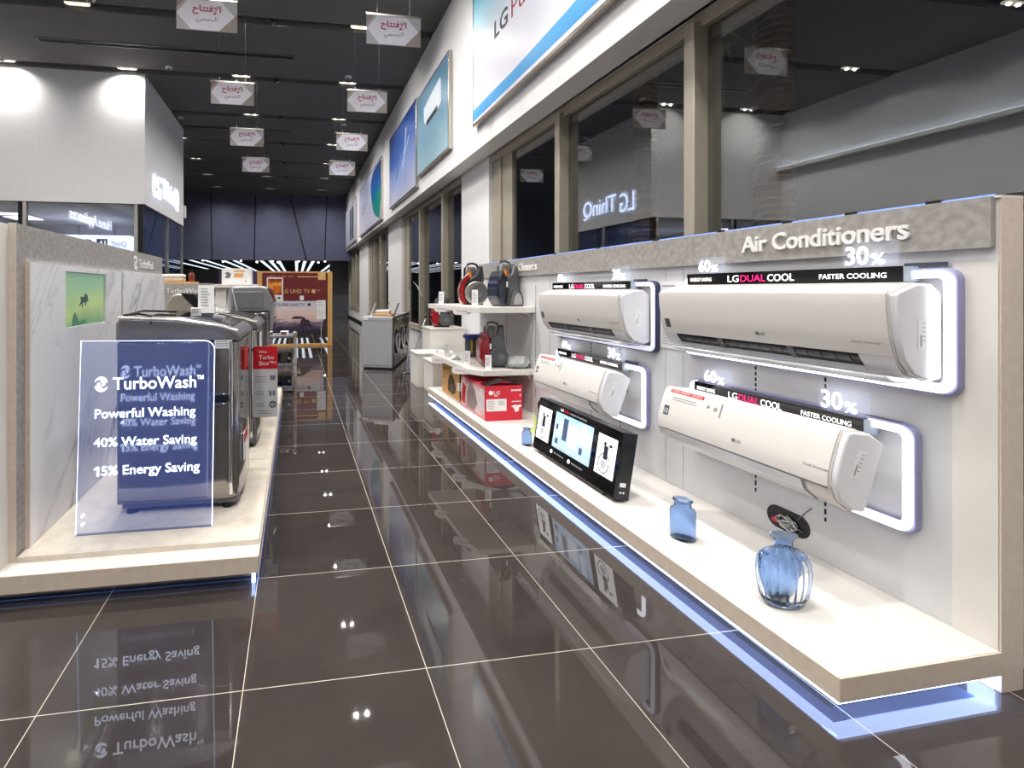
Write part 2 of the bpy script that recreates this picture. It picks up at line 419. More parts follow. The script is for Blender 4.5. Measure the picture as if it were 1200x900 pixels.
# far end: slate bulkhead hanging above the opening to a lower hall
nb = B(-7.0, 2.42, 20.9, 21.3, 2.54, CEIL + .3)
bul = struct('wall_far_bulkhead', nb, NAVY)
sm = MB()
for (xa, za, xb, zb) in ((-3.55, 5.3, -3.5, 2.55), (-1.72, 5.3, -1.78, 2.55), (-.28, 5.3, .42, 2.55), (1.3, 5.3, 1.2, 2.55)):
    sm.prism([(xa - .02, za), (xa + .02, za), (xb + .02, zb), (xb - .02, zb)], 20.885, 20.9, 'y')
struct('trim_2', sm, BLACK, bul)
struct('wall_far', B(-14, 4.0, 45.5, 45.7, 0, 3.0), M('far_wall_grey', (120, 122, 130), .6))
struct('ceiling_far', B(-14, 4.0, 21.3, 45.6, 2.82, 2.9), CEILM)
struct('wall_far_side', B(1.55, 2.4, 22.7, 22.9, 0, 2.82), M('door_grey', (112, 116, 124), .5))
# left: tower bulkhead with a glazed room under it, and the long wall it turns into
struct('wall_left_tower', B(-6.3, -2.83, 9.6, 12.73, 2.89, CEIL + .02), WALLW)
struct('wall_left', B(-6.5, -6.2, -4, 9.6, 2.89, CEIL + .02).box(-6.9, -6.7, -4, 9.6, 0, 2.89).box(-6.7, -6.2, -4, 9.6, 2.80, 2.89), WALLP)
struct('trim_3', B(-6.2, -6.06, -4, 9.6, 4.02, 4.10), WALLW)
struct('trim_4', B(-6.17, -6.09, -4, 9.6, 4.10, 4.115), M('cove_light', (240, 248, 255), .5, emit=(210, 232, 255), es=2.2))
struct('wall_back', B(-7, 2.4, -4.2, -4.0, 0, CEIL), M('back_wall_grey', (150, 148, 148), .7))
rm = B(-6.3, -2.95, 12.55, 12.65, 0, 2.89).box(-6.35, -6.25, 9.7, 12.6, 0, 2.89)
struct('wall_room', rm, M('room_wall_lilac', (176, 174, 184), .6, var=.03))
struct('ceiling_room', B(-6.2, -2.95, 9.75, 12.55, 2.83, 2.885), WALLW)
sg = MB()
for x in (-5.2, -4.4, -3.7): sg.box(x - .006, x + .006, 12.54, 12.55, 0, 2.83)
struct('trim_5', sg, BLACK)
shop = struct('window_6', B(-5.02, -4.96, 9.62, 9.70, 0, 2.89).box(-6.2, -4.96, 9.62, 9.70, 2.62, 2.63).box(-2.96, -2.88, 9.61, 9.72, 0, 2.89), BLACK)
struct('corner_post', B(-3.03, -2.96, 9.62, 9.70, 0, 2.89), SILVER, shop)
struct('mullion', B(-4.94, -4.88, 9.62, 9.70, 0, 2.89), SILVER, shop)
struct('side_post', B(-2.90, -2.84, 11.25, 11.36, 0, 2.89).box(-2.90, -2.84, 12.64, 12.72, 0, 2.89), SILVER, shop)
struct('window_pane', B(-6.2, -3.03, 9.655, 9.663, 0, 2.89), SHOPGL, shop)
struct('window_pane', B(-2.875, -2.867, 9.72, 12.64, 0, 2.89), glass_mat('blue_glass_wall', (.45, .52, .66, 1), .05), shop)
# outside ground
struct('floor_outside', MB().add([(2.42, -10, -.02), (20, -10, -.02), (20, 30, -.02), (2.42, 30, -.02)], [(0, 1, 2, 3)]), M('dark_paving', (50, 48, 46), .8))

# ================================================================== CEILING LAMPS
first = None
for k, y in enumerate(ROWS):
    for cx, side in ((-5.15, 'far left'), (-3.1, 'left'), (-1.05, 'centre left'), (1.0, 'right')):
        if 9.7 < y < 12.8 and cx < -2.5: continue
        if cx < -4 and y > 9.6: continue
        if first is None:
            t = thing('ceiling_downlight', 'twin recessed ceiling downlight', 'ceiling light', (cx, y, CEIL + .02))
            part('housing', MB().prism(rrect(cx - .20, cx + .20, y - .075, y + .075, .07), CEIL + .05, CEIL + .29, 'z'), SLOT, t)
            part('slot_glow', MB().prism(rrect(cx - .17, cx + .17, y - .055, y + .055, .05), CEIL + .030, CEIL + .052, 'z'), LAMPG, t)  # glowing plate imitates lamplight falling on the slot surface
            for sx in (-.085, .085):
                part('lamp', MB().cyl((cx + sx, y, CEIL + .0285), .024, .006, 'z', 14), LAMPL, t)
            first = t
        else:
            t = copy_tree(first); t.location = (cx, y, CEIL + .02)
        t['group'] = 'twin recessed ceiling downlights'
        t['label'] = 'twin recessed downlight in a black slot of the dark ceiling'
        for sx in (-.085, .085): lamp('downlight_beam', 'SPOT', (sx, 0, -.004), DOWN_W / 2, t, (0, 0, 0), .025, spot=150, blend=1.0)
# linear diffusers and round detectors
for (xa, xb, y, lab) in ((-4.15, -.04, 8.5, 'long slim linear air slot in the dark ceiling nearest the front'), (-2.75, -.1, 12.45, 'shorter slim linear air slot farther along the dark ceiling')):
    t = thing('ceiling_air_slot', lab, 'air vent', ((xa + xb) / 2, y, CEIL), group=None)
    part('frame', MB().ring([(xa, y - .07), (xb, y - .07), (xb, y + .07), (xa, y + .07)], [(xa + .02, y - .05), (xb - .02, y - .05), (xb - .02, y + .05), (xa + .02, y + .05)], CEIL - .012, CEIL + .001, 'z'), M('dark_aluminium', (120, 120, 122), .35, metal=.7), t)
    part('slot', B(xa + .02, xb - .02, y - .05, y + .05, CEIL - .004, CEIL + .001), SLOT, t)
for i, (x, y, lab) in enumerate(((-2.84, 7.2, 'round white smoke detector on the ceiling above the tower'), (-5.1, 9.28, 'round white smoke detector at the upper left edge'), (-2.3, 9.2, 'round white smoke detector just right of the tower top'),
                                 (-2.7, 11.85, 'round white smoke detector beside the tower corner'), (.97, 9.1, 'round white detector above the second right hand hanging sign'), (1.14, 11.75, 'round white detector above the third right hand hanging sign'))):
    t = thing('smoke_detector', lab, 'smoke detector', (x, y, CEIL))
    part('base', MB().cyl((x, y, CEIL - .03), .06, .03, 'z', 20, r2=.065), WHITE, t)
    part('sensor', MB().cyl((x, y, CEIL - .055), .028, .03, 'z', 16), GREYP, t)

# ================================================================== HANGING SIGNS
AR1 = '\uFEA1\uFE8E\uFE98\uFE98\uFED3\uFEF9\uFE8D'; AR2 = '\uFEF2\uFEE4\uFEB3\uFEAE\uFEDF\uFE8D'
SIGNW = M('sign_white', (236, 233, 242), .5); SIGNG = M('sign_grey', (184, 182, 184), .5); SIGNB = M('sign_taupe', (150, 138, 130), .5)
MAG = M('magenta_print', (168, 24, 88), .5)
sg0 = None
SL = {0: 'nearest', 1: 'second', 2: 'third', 3: 'farthest'}
for k, y in enumerate((5.26, 7.30, 9.36, 11.40)):
    for x0, side in ((-1.24, 'left'), (.765, 'right')):
        if sg0 is None:
            x1 = x0 + .615; zt, zb = 4.33, 4.00
            t = thing('hanging_sign', 'sign', 'hanging sign', (x0, y, zb))
            part('board', B(x0, x1, y, y + .008, zb, zt), SIGNG, t)
            part('corner_panel', poly([(.615, 0), (.615, .2), (.43, 0)], (x0, y, zb), RX, UZ, .001), SIGNB, t)
            part('corner_panel', poly([(0, .33), (0, .22), (.10, .33)], (x0, y, zb), RX, UZ, .001), SIGNB, t)
            part('hexagon', poly([(.0, .165), (.145, .005), (.43, .005), (.59, .165), (.45, .315), (.12, .315)], (x0, y - .001, zb), RX, UZ, .001), SIGNW, t)
            part('headline', text(AR1, (x0 + .16, y - .002, zb + .165), RX, UZ, .29, .10, .0015, .028), MAG, t, 'magenta Arabic headline')
            part('subline', text(AR2, (x0 + .195, y - .002, zb + .075), RX, UZ, .22, .075, .0015), M('grey_lettering', (120, 112, 130), .5), t, 'grey Arabic second line')
            part('top_rail', B(x0 - .005, x1 + .005, y - .006, y + .014, zt - .01, zt + .012), SILVER, t)
            for xx in (x0 + .12, x0 + .49):
                c_ = part('clip', MB().cyl((xx, y + .004, zt + .01), .008, .05, 'z', 10), SILVER, t)
                part('wire', MB().cyl((xx, y + .004, zt + .05), .0016, CEIL - zt - .05, 'z', 6), GREYP, c_)
            sg0 = t
        else:
            t = copy_tree(sg0); t.location = (x0, y, 4.00)
        t['group'] = 'hanging opening signs'
        t['label'] = '%s sign in the %s row of grey hanging Arabic opening signs' % (SL[k], side)

# ================================================================== FASCIA POSTERS
XQ = XF - .06
def poster(name, y0, y1, z0, z1, mat, lab, th=.06):
    t = thing(name, lab, 'poster', (XF, y1, z0))
    part('frame', B(XF - th, XF, y0, y1, z0, z1), SILVER, t, bevel=.004)
    part('print', quad((XF - th, y1 - .03, z0 + .03), RYm, UZ, y1 - y0 - .06, z1 - z0 - .06, .002), mat, t)
    return t
p = poster('fascia_poster', .6, 5.52, 3.22, 4.75, MP('sky_print', [(0, (226, 226, 236)), (.45, (222, 222, 234)), (.75, (176, 214, 230)), (1, (96, 180, 206))], axis=2, noise=.35, nscale=1.3, warp=(1, .5, 2)), 'huge pale blue air purifier poster over the near windows')
part('wave_band', poly([(0, .0), (4.86, .03), (4.86, .55), (4.2, .42), (3.2, .27), (2.0, .17), (1.0, .13), (0, .13)], (XQ - .002, 5.49, 3.28), RYm, UZ, .002), MP('wave_print', [(0, (60, 150, 214)), (.5, (92, 178, 224)), (1, (150, 206, 230))], axis=2, noise=.4, nscale=3, warp=(1, .5, 6)), p)
part('lettering', text('LG', (XQ - .002, 4.87, 3.94), RYm, UZ, .33, .19, .002, .02), M('slate_letter', (62, 66, 76), .5), p)
part('lettering', text('PuriCare', (XQ - .002, 4.46, 3.94), RYm, UZ, 1.15, .19, .002), M('maroon_letter', (150, 30, 60), .5), p, 'dark red lettering')
p = poster('fascia_poster', 6.45, 8.22, 3.24, 4.62, MP('teal_wall_print', [(0, (150, 184, 196)), (.5, (104, 146, 170)), (1, (82, 122, 150))], axis=2, noise=.5, nscale=2.2), 'steel blue poster showing a wall air conditioner, beside the huge pale poster')
uu = poly([(.45, 1.03), (.48, .80), (.59, .72), (1.36, .75), (1.42, .80), (1.40, 1.12), (1.36, 1.16)], (XQ - .002, 8.2, 3.24), RYm, UZ, .004)
part('pictured_unit', uu, M('pale_print', (206, 216, 224), .5), p, 'pictured white air conditioner')
part('pictured_vent', poly([(.60, .70), (1.22, .74), (1.24, .80), (.64, .77)], (XQ - .007, 8.2, 3.24), RYm, UZ, .002), DARKPR, p)
p = poster('fascia_poster', 8.30, 10.75, 3.10, 4.68, MP('cobalt_print', [(0, (188, 190, 214)), (.35, (140, 160, 206)), (.6, (56, 96, 176)), (1, (16, 62, 140))], axis=2, noise=.55, nscale=2.5), 'deep blue fading to lilac poster in the middle of the fascia')
part('white_streaks', poly([(.6, .25), (.75, .3), (1.9, 1.05), (1.85, 1.1)], (XQ - .002, 10.7, 3.1), RYm, UZ, .002).join(poly([(1.2, .2), (1.28, .2), (1.7, 1.3), (1.62, 1.3)], (XQ - .003, 10.7, 3.1), RYm, UZ, .002)), M('streak_print', (170, 190, 226), .5), p)
p = poster('fascia_poster', 11.85, 16.1, 3.05, 4.62, MP('lilac_print', [(0, (196, 192, 212)), (1, (170, 176, 206))], axis=2, noise=.3), 'lilac poster with a green and blue silk swirl')
part('silk_swirl', poly([(2.6, .9), (2.9, .45), (3.4, .2), (4.0, .05), (4.2, .6), (4.2, 1.5), (3.6, 1.5), (2.9, 1.45), (2.5, 1.2)], (XQ - .002, 16.07, 3.05), RYm, UZ, .003), MP('silk_print', [(0, (10, 96, 96)), (.35, (20, 140, 120)), (.6, (24, 90, 170)), (1, (16, 60, 120))], axis=2, noise=.9, nscale=4), p)
part('caption_print', lines((XQ - .002, 15.6, 3.9), RYm, UZ, 1.1, 3, .12, .05, .002), PRINT, p)
p = poster('fascia_poster', 17.1, 20.6, 3.05, 4.62, MP('fog_print', [(0, (168, 172, 190)), (1, (190, 192, 208))], axis=2, noise=.3), 'pale grey poster with dark fridges farthest along the fascia')
part('pictured_fridges', quad((XQ - .003, 19.0, 3.2), RYm, UZ, .55, 1.2, .002).join(quad((XQ - .003, 18.3, 3.2), RYm, UZ, .6, 1.2, .002)), M('dark_green_print', (52, 66, 70), .4), p)

# ================================================================== TOWER SIGN, ROOM SIGN, WALL SIGN
t = thing('lit_sign', 'back lit white letters on the side of the white tower', 'sign', (-2.83, 10.2, 3.1))
part('letter', text('LG', (-2.80, 10.12, 3.14), RYp, UZ, .50, .46, .006), LETB, t)
part('letter', text('ThinQ', (-2.80, 10.76, 3.14), RYp, UZ, 1.36, .50, .006), LETB, t)
part('standoff', B(-2.83, -2.80, 10.3, 10.33, 3.3, 3.33).box(-2.83, -2.80, 11.0, 11.03, 3.3, 3.33).box(-2.83, -2.80, 11.6, 11.63, 3.3, 3.33), GREYP, t)
t = thing('ceiling_panel_light', 'white panel light on the ceiling inside the glass fronted room', 'ceiling light', (-5.75, 11, 2.83))
part('frame', B(-6.05, -5.45, 10.5, 11.5, 2.805, 2.83), SILVER, t)
part('diffuser', B(-6.02, -5.48, 10.53, 11.47, 2.797, 2.806), M('room_lamp', (255, 255, 255), .4, emit=(240, 240, 255), es=4.5), t)
t = thing('tower_flag', 'small white box fixed to the far lower corner of the tower', 'box', (-2.79, 12.77, 3.25))
part('box', B(-2.84, -2.785, 12.735, 12.83, 3.10, 3.40), WALLW, t, bevel=.006)
part('face', B(-2.786, -2.781, 12.75, 12.82, 3.13, 3.37), WHITE, t)
t = thing('lit_sign', 'bright white television sign panel glowing behind the shop glass', 'sign', (-4.5, 11.2, 0))
part('stand', B(-5.3, -3.63, 11.24, 11.60, 0, 2.02), WALLP, t)
part('light_box', B(-5.4, -3.615, 11.2, 11.5, 2.02, 2.46), M('sign_face_lit', (245, 247, 255), .4, emit=(214, 224, 255), es=1.5), t)
part('lettering', text('OLED', (-4.98, 11.199, 2.18), RX, UZ, .62, .19, .004), M('grey_blue_letter', (120, 132, 160), .4), t, 'grey blue lettering')
part('badge', quad((-4.29, 11.199, 2.16), RX, UZ, .22, .22, .003), M('royal_blue_print', (70, 92, 176), .4), t)
part('badge_text', text('AI', (-4.25, 11.195, 2.20), RX, UZ, .14, .14, .003), LETW, t)
part('lettering', text('ThinQ', (-4.0, 11.199, 2.20), RX, UZ, .32, .13, .004), M('grey_blue_letter'), t)
t = thing('lit_sign', 'glowing home appliances letters on the left wall, seen mirrored in the shop glass', 'sign', (-6.2, 3.4, 3.2))
part('letter', text('Home Appliances', (-6.17, 2.0, 3.15), RYp, UZ, 3.0, .42, .01), M('lit_home_letter', (255, 255, 255), .4, emit=(226, 234, 255), es=7.0), t)
part('standoff', B(-6.2, -6.17, 2.2, 2.23, 3.3, 3.33).box(-6.2, -6.17, 3.5, 3.53, 3.3, 3.33).box(-6.2, -6.17, 4.6, 4.63, 3.3, 3.33), GREYP, t)

# ================================================================== RIGHT DISPLAY: platform, wall
t = dthing('display_platform', 'long low white display platform along the windows, glowing blue underneath', 'display platform', (1.577, 1.19, 0))
part('slab', B(1.577, 2.194, 1.19, 5.45, .057, .130), [WHITE], t, bevel=.0015)
part('edge_facing', B(1.574, 1.578, 1.187, 5.452, .0575, .1285).box(1.575, 2.194, 1.184, 1.191, .0575, .1285), BEIGE, t)
part('plinth', B(1.71, 2.19, 1.32, 5.40, 0, .057), BLACKG, t)
part('led_strip', MB().prism([(1.580, .057), (1.580, .046), (1.590, .0455), (1.628, .0565), (1.628, .057)], 1.195, 5.45, 'y'), LEDB, t, 'glowing blue white strip along the front edge')
part('led_strip', MB().prism([(1.193, .057), (1.193, .046), (1.203, .0455), (1.241, .0565), (1.241, .057)], 1.58, 2.186, 'x'), LEDB, t, 'glowing blue white strip along the short end')
part('led_strip', B(2.186, 2.192, 1.20, 1.26, .004, .056), LEDB, t, 'short upright glowing strip')
part('underside_glow', B(1.629, 1.672, 1.245, 5.45, .0545, .057), LEDL, t, 'blue glow on the slab underside behind the front strip')  # glowing band imitates the LED light fading inward across the underside
part('underside_glow', B(1.68, 2.186, 1.242, 1.285, .0545, .057), LEDL, t, 'blue glow on the slab underside behind the end strip')
XD = 2.195
t = dthing('display_wall', 'tall white appliance display wall with a concrete look header strip', 'display wall', (XD, 1.19, .0))
part('back_panel', B(XD, XD + .085, 1.192, 5.42, .0, 1.56), WALLP, t)
part('end_panel', B(XD, XD + .09, 1.187, 1.193, .0, 1.562), BEIGE, t)
part('end_trim', B(XD - .003, XD, 1.193, 1.30, .131, 1.36), WHITE, t)
part('header_strip', B(XD - .02, XD, 1.20, 5.42, 1.405, 1.568), CONC, t, bevel=.001)
part('top_cap', B(XD - .005, XD + .09, 1.187, 5.43, 1.562, 1.570), WHITE, t)
part('lettering', text('Air Conditioners', (XD - .02, 2.045, 1.452), RYm, UZ, .645, .078, .010, .018), WHITELET, t)
part('lettering', text('Cleaners', (XD - .02, 4.388, 1.452), RYm, UZ, .35, .075, .008, .010), WHITELET, t)
part('lettering', text('Vacuum', (XD - .02, 4.80, 1.452), RYm, UZ, .35, .075, .008, .010), WHITELET, t)
rails = MB()
for y in (1.692, 1.997, 2.96, 3.28, 4.10, 4.70):
    for z in [.30, .33, .365] + [.40 + .027 * k for k in range(34)]:
        if .40 <= z <= .68 and y < 2: continue
        rails.box(XD - .0012, XD + .001, y - .004, y + .004, z, z + .017 if z != .33 else z + .024)
part('slotted_rail', rails, BLACK, t)
sm = MB()
for y in (2.43, 2.56, 3.85): sm.box(XD - .001, XD + .001, y - .0012, y + .0012, .131, 1.405)
part('panel_seam', sm, PRINT, t)
part('cable_opening', poly([(p[0], p[1]) for p in rrect(0, .19, 0, .10, .049, 6)], (XD - .001, 1.94, .180), RYm, UZ, .0015), BLACK, t)
part('cable_opening', poly([(p[0], p[1]) for p in rrect(0, .20, 0, .10, .049, 6)], (XD - .001, 4.06, .180), RYm, UZ, .0015), BLACK, t)
bl = B(XD + .088, XD + .096, 1.25, 5.38, 1.565, 1.588)
part('rear_glow_line', bl, BLUEGLOW, t)  # glowing line put in for blue light mirrored in the window glass
cl = MB()
for k, yy in enumerate((1.38, 1.64, 1.90, 2.25, 2.72, 3.3, 3.9)): cl.box(XD + .080, XD + .10, yy, yy + .04, 1.565, 1.592)
part('glow_break', cl, BLACK, t)  # black pieces stand for dark gaps in that mirrored line
# cables in the opening
t = dthing('cable_bundle', 'grey coiled cables poking out of the oval wall opening', 'cables', (XD, 1.85, .2))
random.seed(5)
for k in range(7):
    yc, zc = 1.80 + random.uniform(-.015, .055), .222 + random.uniform(-.012, .012); pts = []
    n_ = random.choice((9, 11, 13)); a0 = random.random() * 6
    for a in range(n_):
        pts.append((XD - .004 - .0016 * k - .0006 * a, yc + (.012 + .024 * random.random()) * math.cos(a0 + a * .75) * 1.2, zc + (.010 + .018 * random.random()) * math.sin(a0 + a * .75)))
    part('cable', MB().tube(pts, .0022 if k % 2 else .003, 6), (M('cable_grey', (190, 190, 188), .5), M('cable_white', (226, 226, 224), .5), GREYP)[k % 3], t)
part('cable', MB().tube([(XD - .004, 1.80, .255), (XD - .005, 1.77, .30), (XD - .006, 1.74, .335)], .002, 6), GREYP, t)
part('plug', MB().ell((XD - .008, 1.895, .215), (.006, .02, .012)), RED, t, 'small red plug')
# paper notices on the wall
for (y1, y0, z0, z1, lab) in ((2.595, 2.42, .925, 1.32, 'white printed notice sheet on the display wall behind the upper right air conditioner'),):
    t = dthing('notice_sheet', lab, 'notice', (XD, y1, z0))
    part('sheet', quad((XD - .003, y1, z0), RYm, UZ, y1 - y0, z1 - z0, .002), PAPER, t)
    part('print', lines((XD - .0055, y1 - .015, z1 - .03), RYm, UZ, .14, 3, .03, .008).join(lines((XD - .0055, y1 - .015, z0 + .12), RYm, UZ, .14, 9, .012, .003)), PRINT, t)

# ================================================================== AIR CONDITIONERS
# outlines as (depth from the back, height): big unit and slim unit
PBIG = [(0, .0), (-.045, -.012), (-.12, .012), (-.163, .065), (-.185, .14), (-.195, .22), (-.199, .288), (-.185, .298), (-.112, .324), (-.045, .327), (-.018, .308), (0, .29)]
PSL = [(0, .0), (-.054, -.013), (-.117, .008), (-.151, .047), (-.164, .093), (-.169, .143), (-.171, .20), (-.168, .244), (-.150, .256), (-.074, .274), (-.039, .266), (0, .258)]
def offset(pl, d):
    out = []; n = len(pl)
    for i in range(n):
        a = Vector(pl[max(i - 1, 0)]); b_ = Vector(pl[min(i + 1, n - 1)]); t_ = (b_ - a).normalized(); out.append((pl[i][0] - t_.y * d, pl[i][1] + t_.x * d))
    return out
def strip(pl, y0, y1, d0, d1):
    """a shell following part of an outline from offset d0 to d1"""
    a = offset(pl, d0); b_ = offset(pl, d1); return MB().prism(a + b_[::-1], y0, y1, 'y')
def inter(P, a, b_):
    """points of the outline between (fractional) indices"""
    def at(t_): i = min(int(t_), len(P) - 2); f = t_ - i; return (P[i][0] * (1 - f) + P[i + 1][0] * f, P[i][1] * (1 - f) + P[i + 1][1] * f)
    return [at(a + (b_ - a) * k / 10) for k in range(11)]
def ac(label, base_, L, P, tilt, opened, stickers):
    """built along local y from 0 (the end near the camera) to L, back at x=0"""
    t = dthing('air_conditioner', label, 'air conditioner', base_, 'white wall air conditioners')
    R = Matrix.Rotation(tilt, 4, 'Y')
    def ap(name, mb, m, par=None, lab=None, bevel=0.0): return part(name, mb.xf(R), m, par or t, lab, bevel, local=True)
    ap('body', MB().prism(P, .02, L - .02, 'y'), ACW)
    for y0, y1 in ((0, .022), (L - .022, L)):
        e = ap('side_cover', MB().prism(offset(P, -.003), y0, y1, 'y'), ACC, bevel=.006)
        if y0 == 0:
            xm = P[0][0] - .075
            ap('rating_label', quad((xm - .03, -.0005, .10), RX, UZ, .035, .105, .0008), PAPER, e)
            ap('rating_print', quad((xm - .022, -.0015, .112), RX, UZ, .006, .04, .0005).join(lines((xm - .012, -.0015, .19), RX, UZ, .012, 5, .015, .003, .0005)), PRINT, e)
    fp = inter(P, 3.15, 6.9) if opened else inter(P, 2.9, 7.6)
    ap('front_panel', strip(fp, .024, L - .024, .0015, .007), ACW, bevel=.001)
    if opened:
        ap('air_outlet', strip(inter(P, 2.35, 3.12), .13, L - .10, .0005, .002), BLACK)
        vn = MB()
        for k in range(15): vn.join(strip(inter(P, 2.4, 3.0), .16 + k * (L - .30) / 15, .162 + k * (L - .30) / 15, .002, .005))
        for fy in (.35, .66): vn.join(strip(inter(P, 2.35, 3.12), L * fy - .012, L * fy + .012, .002, .007))
        vn.join(strip(inter(P, 2.6, 2.8), .16, L - .14, .0022, .0030))
        ap('louvre_vanes', vn, GREYP)
        ap('outlet_cheek', strip(inter(P, 1.6, 3.14), .025, .125, .0005, .006), ACC)
        ap('outlet_cheek', strip(inter(P, 1.6, 3.14), L - .10, L - .025, .0005, .006), ACC)
        ap('outlet_lip', strip(inter(P, 1.2, 2.35), .13, L - .10, .0005, .004), ACC)
        ap('outlet_flap', MB().prism([(-.150, .006), (-.105, -.016), (-.02, -.022), (-.02, -.028), (-.108, -.024), (-.155, -.002)], .06, L - .06, 'y'), ACC, bevel=.002)
        ap('filter_grille', strip(inter(P, 8.0, 9.2), .05, L - .08, .0005, .003), WHITE)
    else:
        ap('outlet_flap', strip(inter(P, 1.1, 2.75), .12, L - .05, .001, .005), ACC, bevel=.001)
        ap('flap_seam', strip(inter(P, 1.0, 2.75), .112, .117, .001, .004).join(strip(inter(P, 2.76, 2.86), .03, L - .03, .0005, .003)).join(strip(inter(P, 1.0, 1.1), .12, L - .05, .0005, .003)), PRINT)
        ap('filter_grille', strip(inter(P, 8.2, 9.2), .05, L - .05, .0005, .003), WHITE)
    # marks on the front face: place along the outline between two heights
    def onfront(y, h):
        pl = offset(P, .0072)
        for i in range(2, 8):
            if pl[i][1] <= h <= pl[i + 1][1]:
                f = (h - pl[i][1]) / (pl[i + 1][1] - pl[i][1]); p_ = (pl[i][0] + f * (pl[i + 1][0] - pl[i][0])); d = Vector((pl[i + 1][0] - pl[i][0], 0, pl[i + 1][1] - pl[i][1])).normalized()
                return (p_, y, h), tuple(d)
    hl = .085 if opened else .062
    p_, u_ = onfront(L * .47, hl + .03)
    ap('maker_mark', disc(p_, RYm, u_, .008, .0006).join(text('LG', (p_[0], p_[1] - .012, p_[2] - .006), RYm, u_, .022, .012, .0006)), GREYP)
    p_, u_ = onfront(L * .13, hl + .03)
    ap('caption', text('Smart Inverter' if opened else 'Dual Inverter', p_, RYm, u_, .09, .009, .0005), PRINT)
    p_, u_ = onfront(L - .045, .105)
    st = ap('warranty_badge', quad(p_, RYm, u_, .032, .048, .0008), M('badge_grey', (88, 90, 98), .4))
    ap('badge_number', text('10', (p_[0] - .0015, p_[1] - .005, p_[2] + .008), RYm, u_, .022, .026, .0005), PAPER, st)
    if stickers:
        p_, u_ = onfront(L - .055, .225)
        s_ = ap('energy_sticker', quad(p_, RYm, u_, .20, .017, .0008), RED)
        ap('sticker_lettering', text('MORE ENERGY SAVING', (p_[0] - .001, p_[1] - .008, p_[2] + .004), RYm, u_, .184, .010, .0006), PAPER, s_)
        p2, u2 = onfront(L - .055, .185)
        ap('sticker_print', lines((p2[0], p2[1] - .025, p2[2] + .015), RYm, u2, .16, 2, .012, .004).join(disc((p2[0], p2[1] - .235, p2[2] + .015), RYm, u2, .008)).join(disc((p2[0], p2[1] - .275, p2[2] + .012), RYm, u2, .010)).join(quad((p2[0], p2[1] - .30, p2[2] - .02), RYm, u2, .006, .065)), PRINT, s_)
        ap('sticker_edge', quad((p_[0], p_[1] + .012, p_[2] - .05), RYm, u_, .005, .07), PRINT, s_)
    # bracket back to the wall
    return t
TL = math.radians(20.5)
A1 = ac('large white air conditioner with open flap, upper unit at the near end of the wall', (2.172, 1.312, .967), 1.05, PBIG, 0, True, False)
A2 = ac('large white air conditioner with open flap, upper unit farther along by the shelves', (2.172, 2.655, .945), 1.0, PBIG, 0, True, False)
A3 = ac('slim white air conditioner with red energy sticker, tilted, above the ribbed blue vase', (2.012, 1.425, .472), .845, PSL, TL, False, True)
A4 = ac('slim white air conditioner with red energy sticker, tilted, above the triple screen', (2.012, 2.735, .468), .845, PSL, TL, False, True)
for a, dx, zz in ((A1, 0, .15), (A2, 0, .15)):
    part('wall_bracket', B(0, .023, .2, .8, .05, .25), GREYP, a, local=True)
for a in (A3, A4):
    part('wall_bracket', B(.06, .183, .15, .20, .12, .16).box(.06, .183, .60, .65, .12, .16), GREYP, a, local=True)

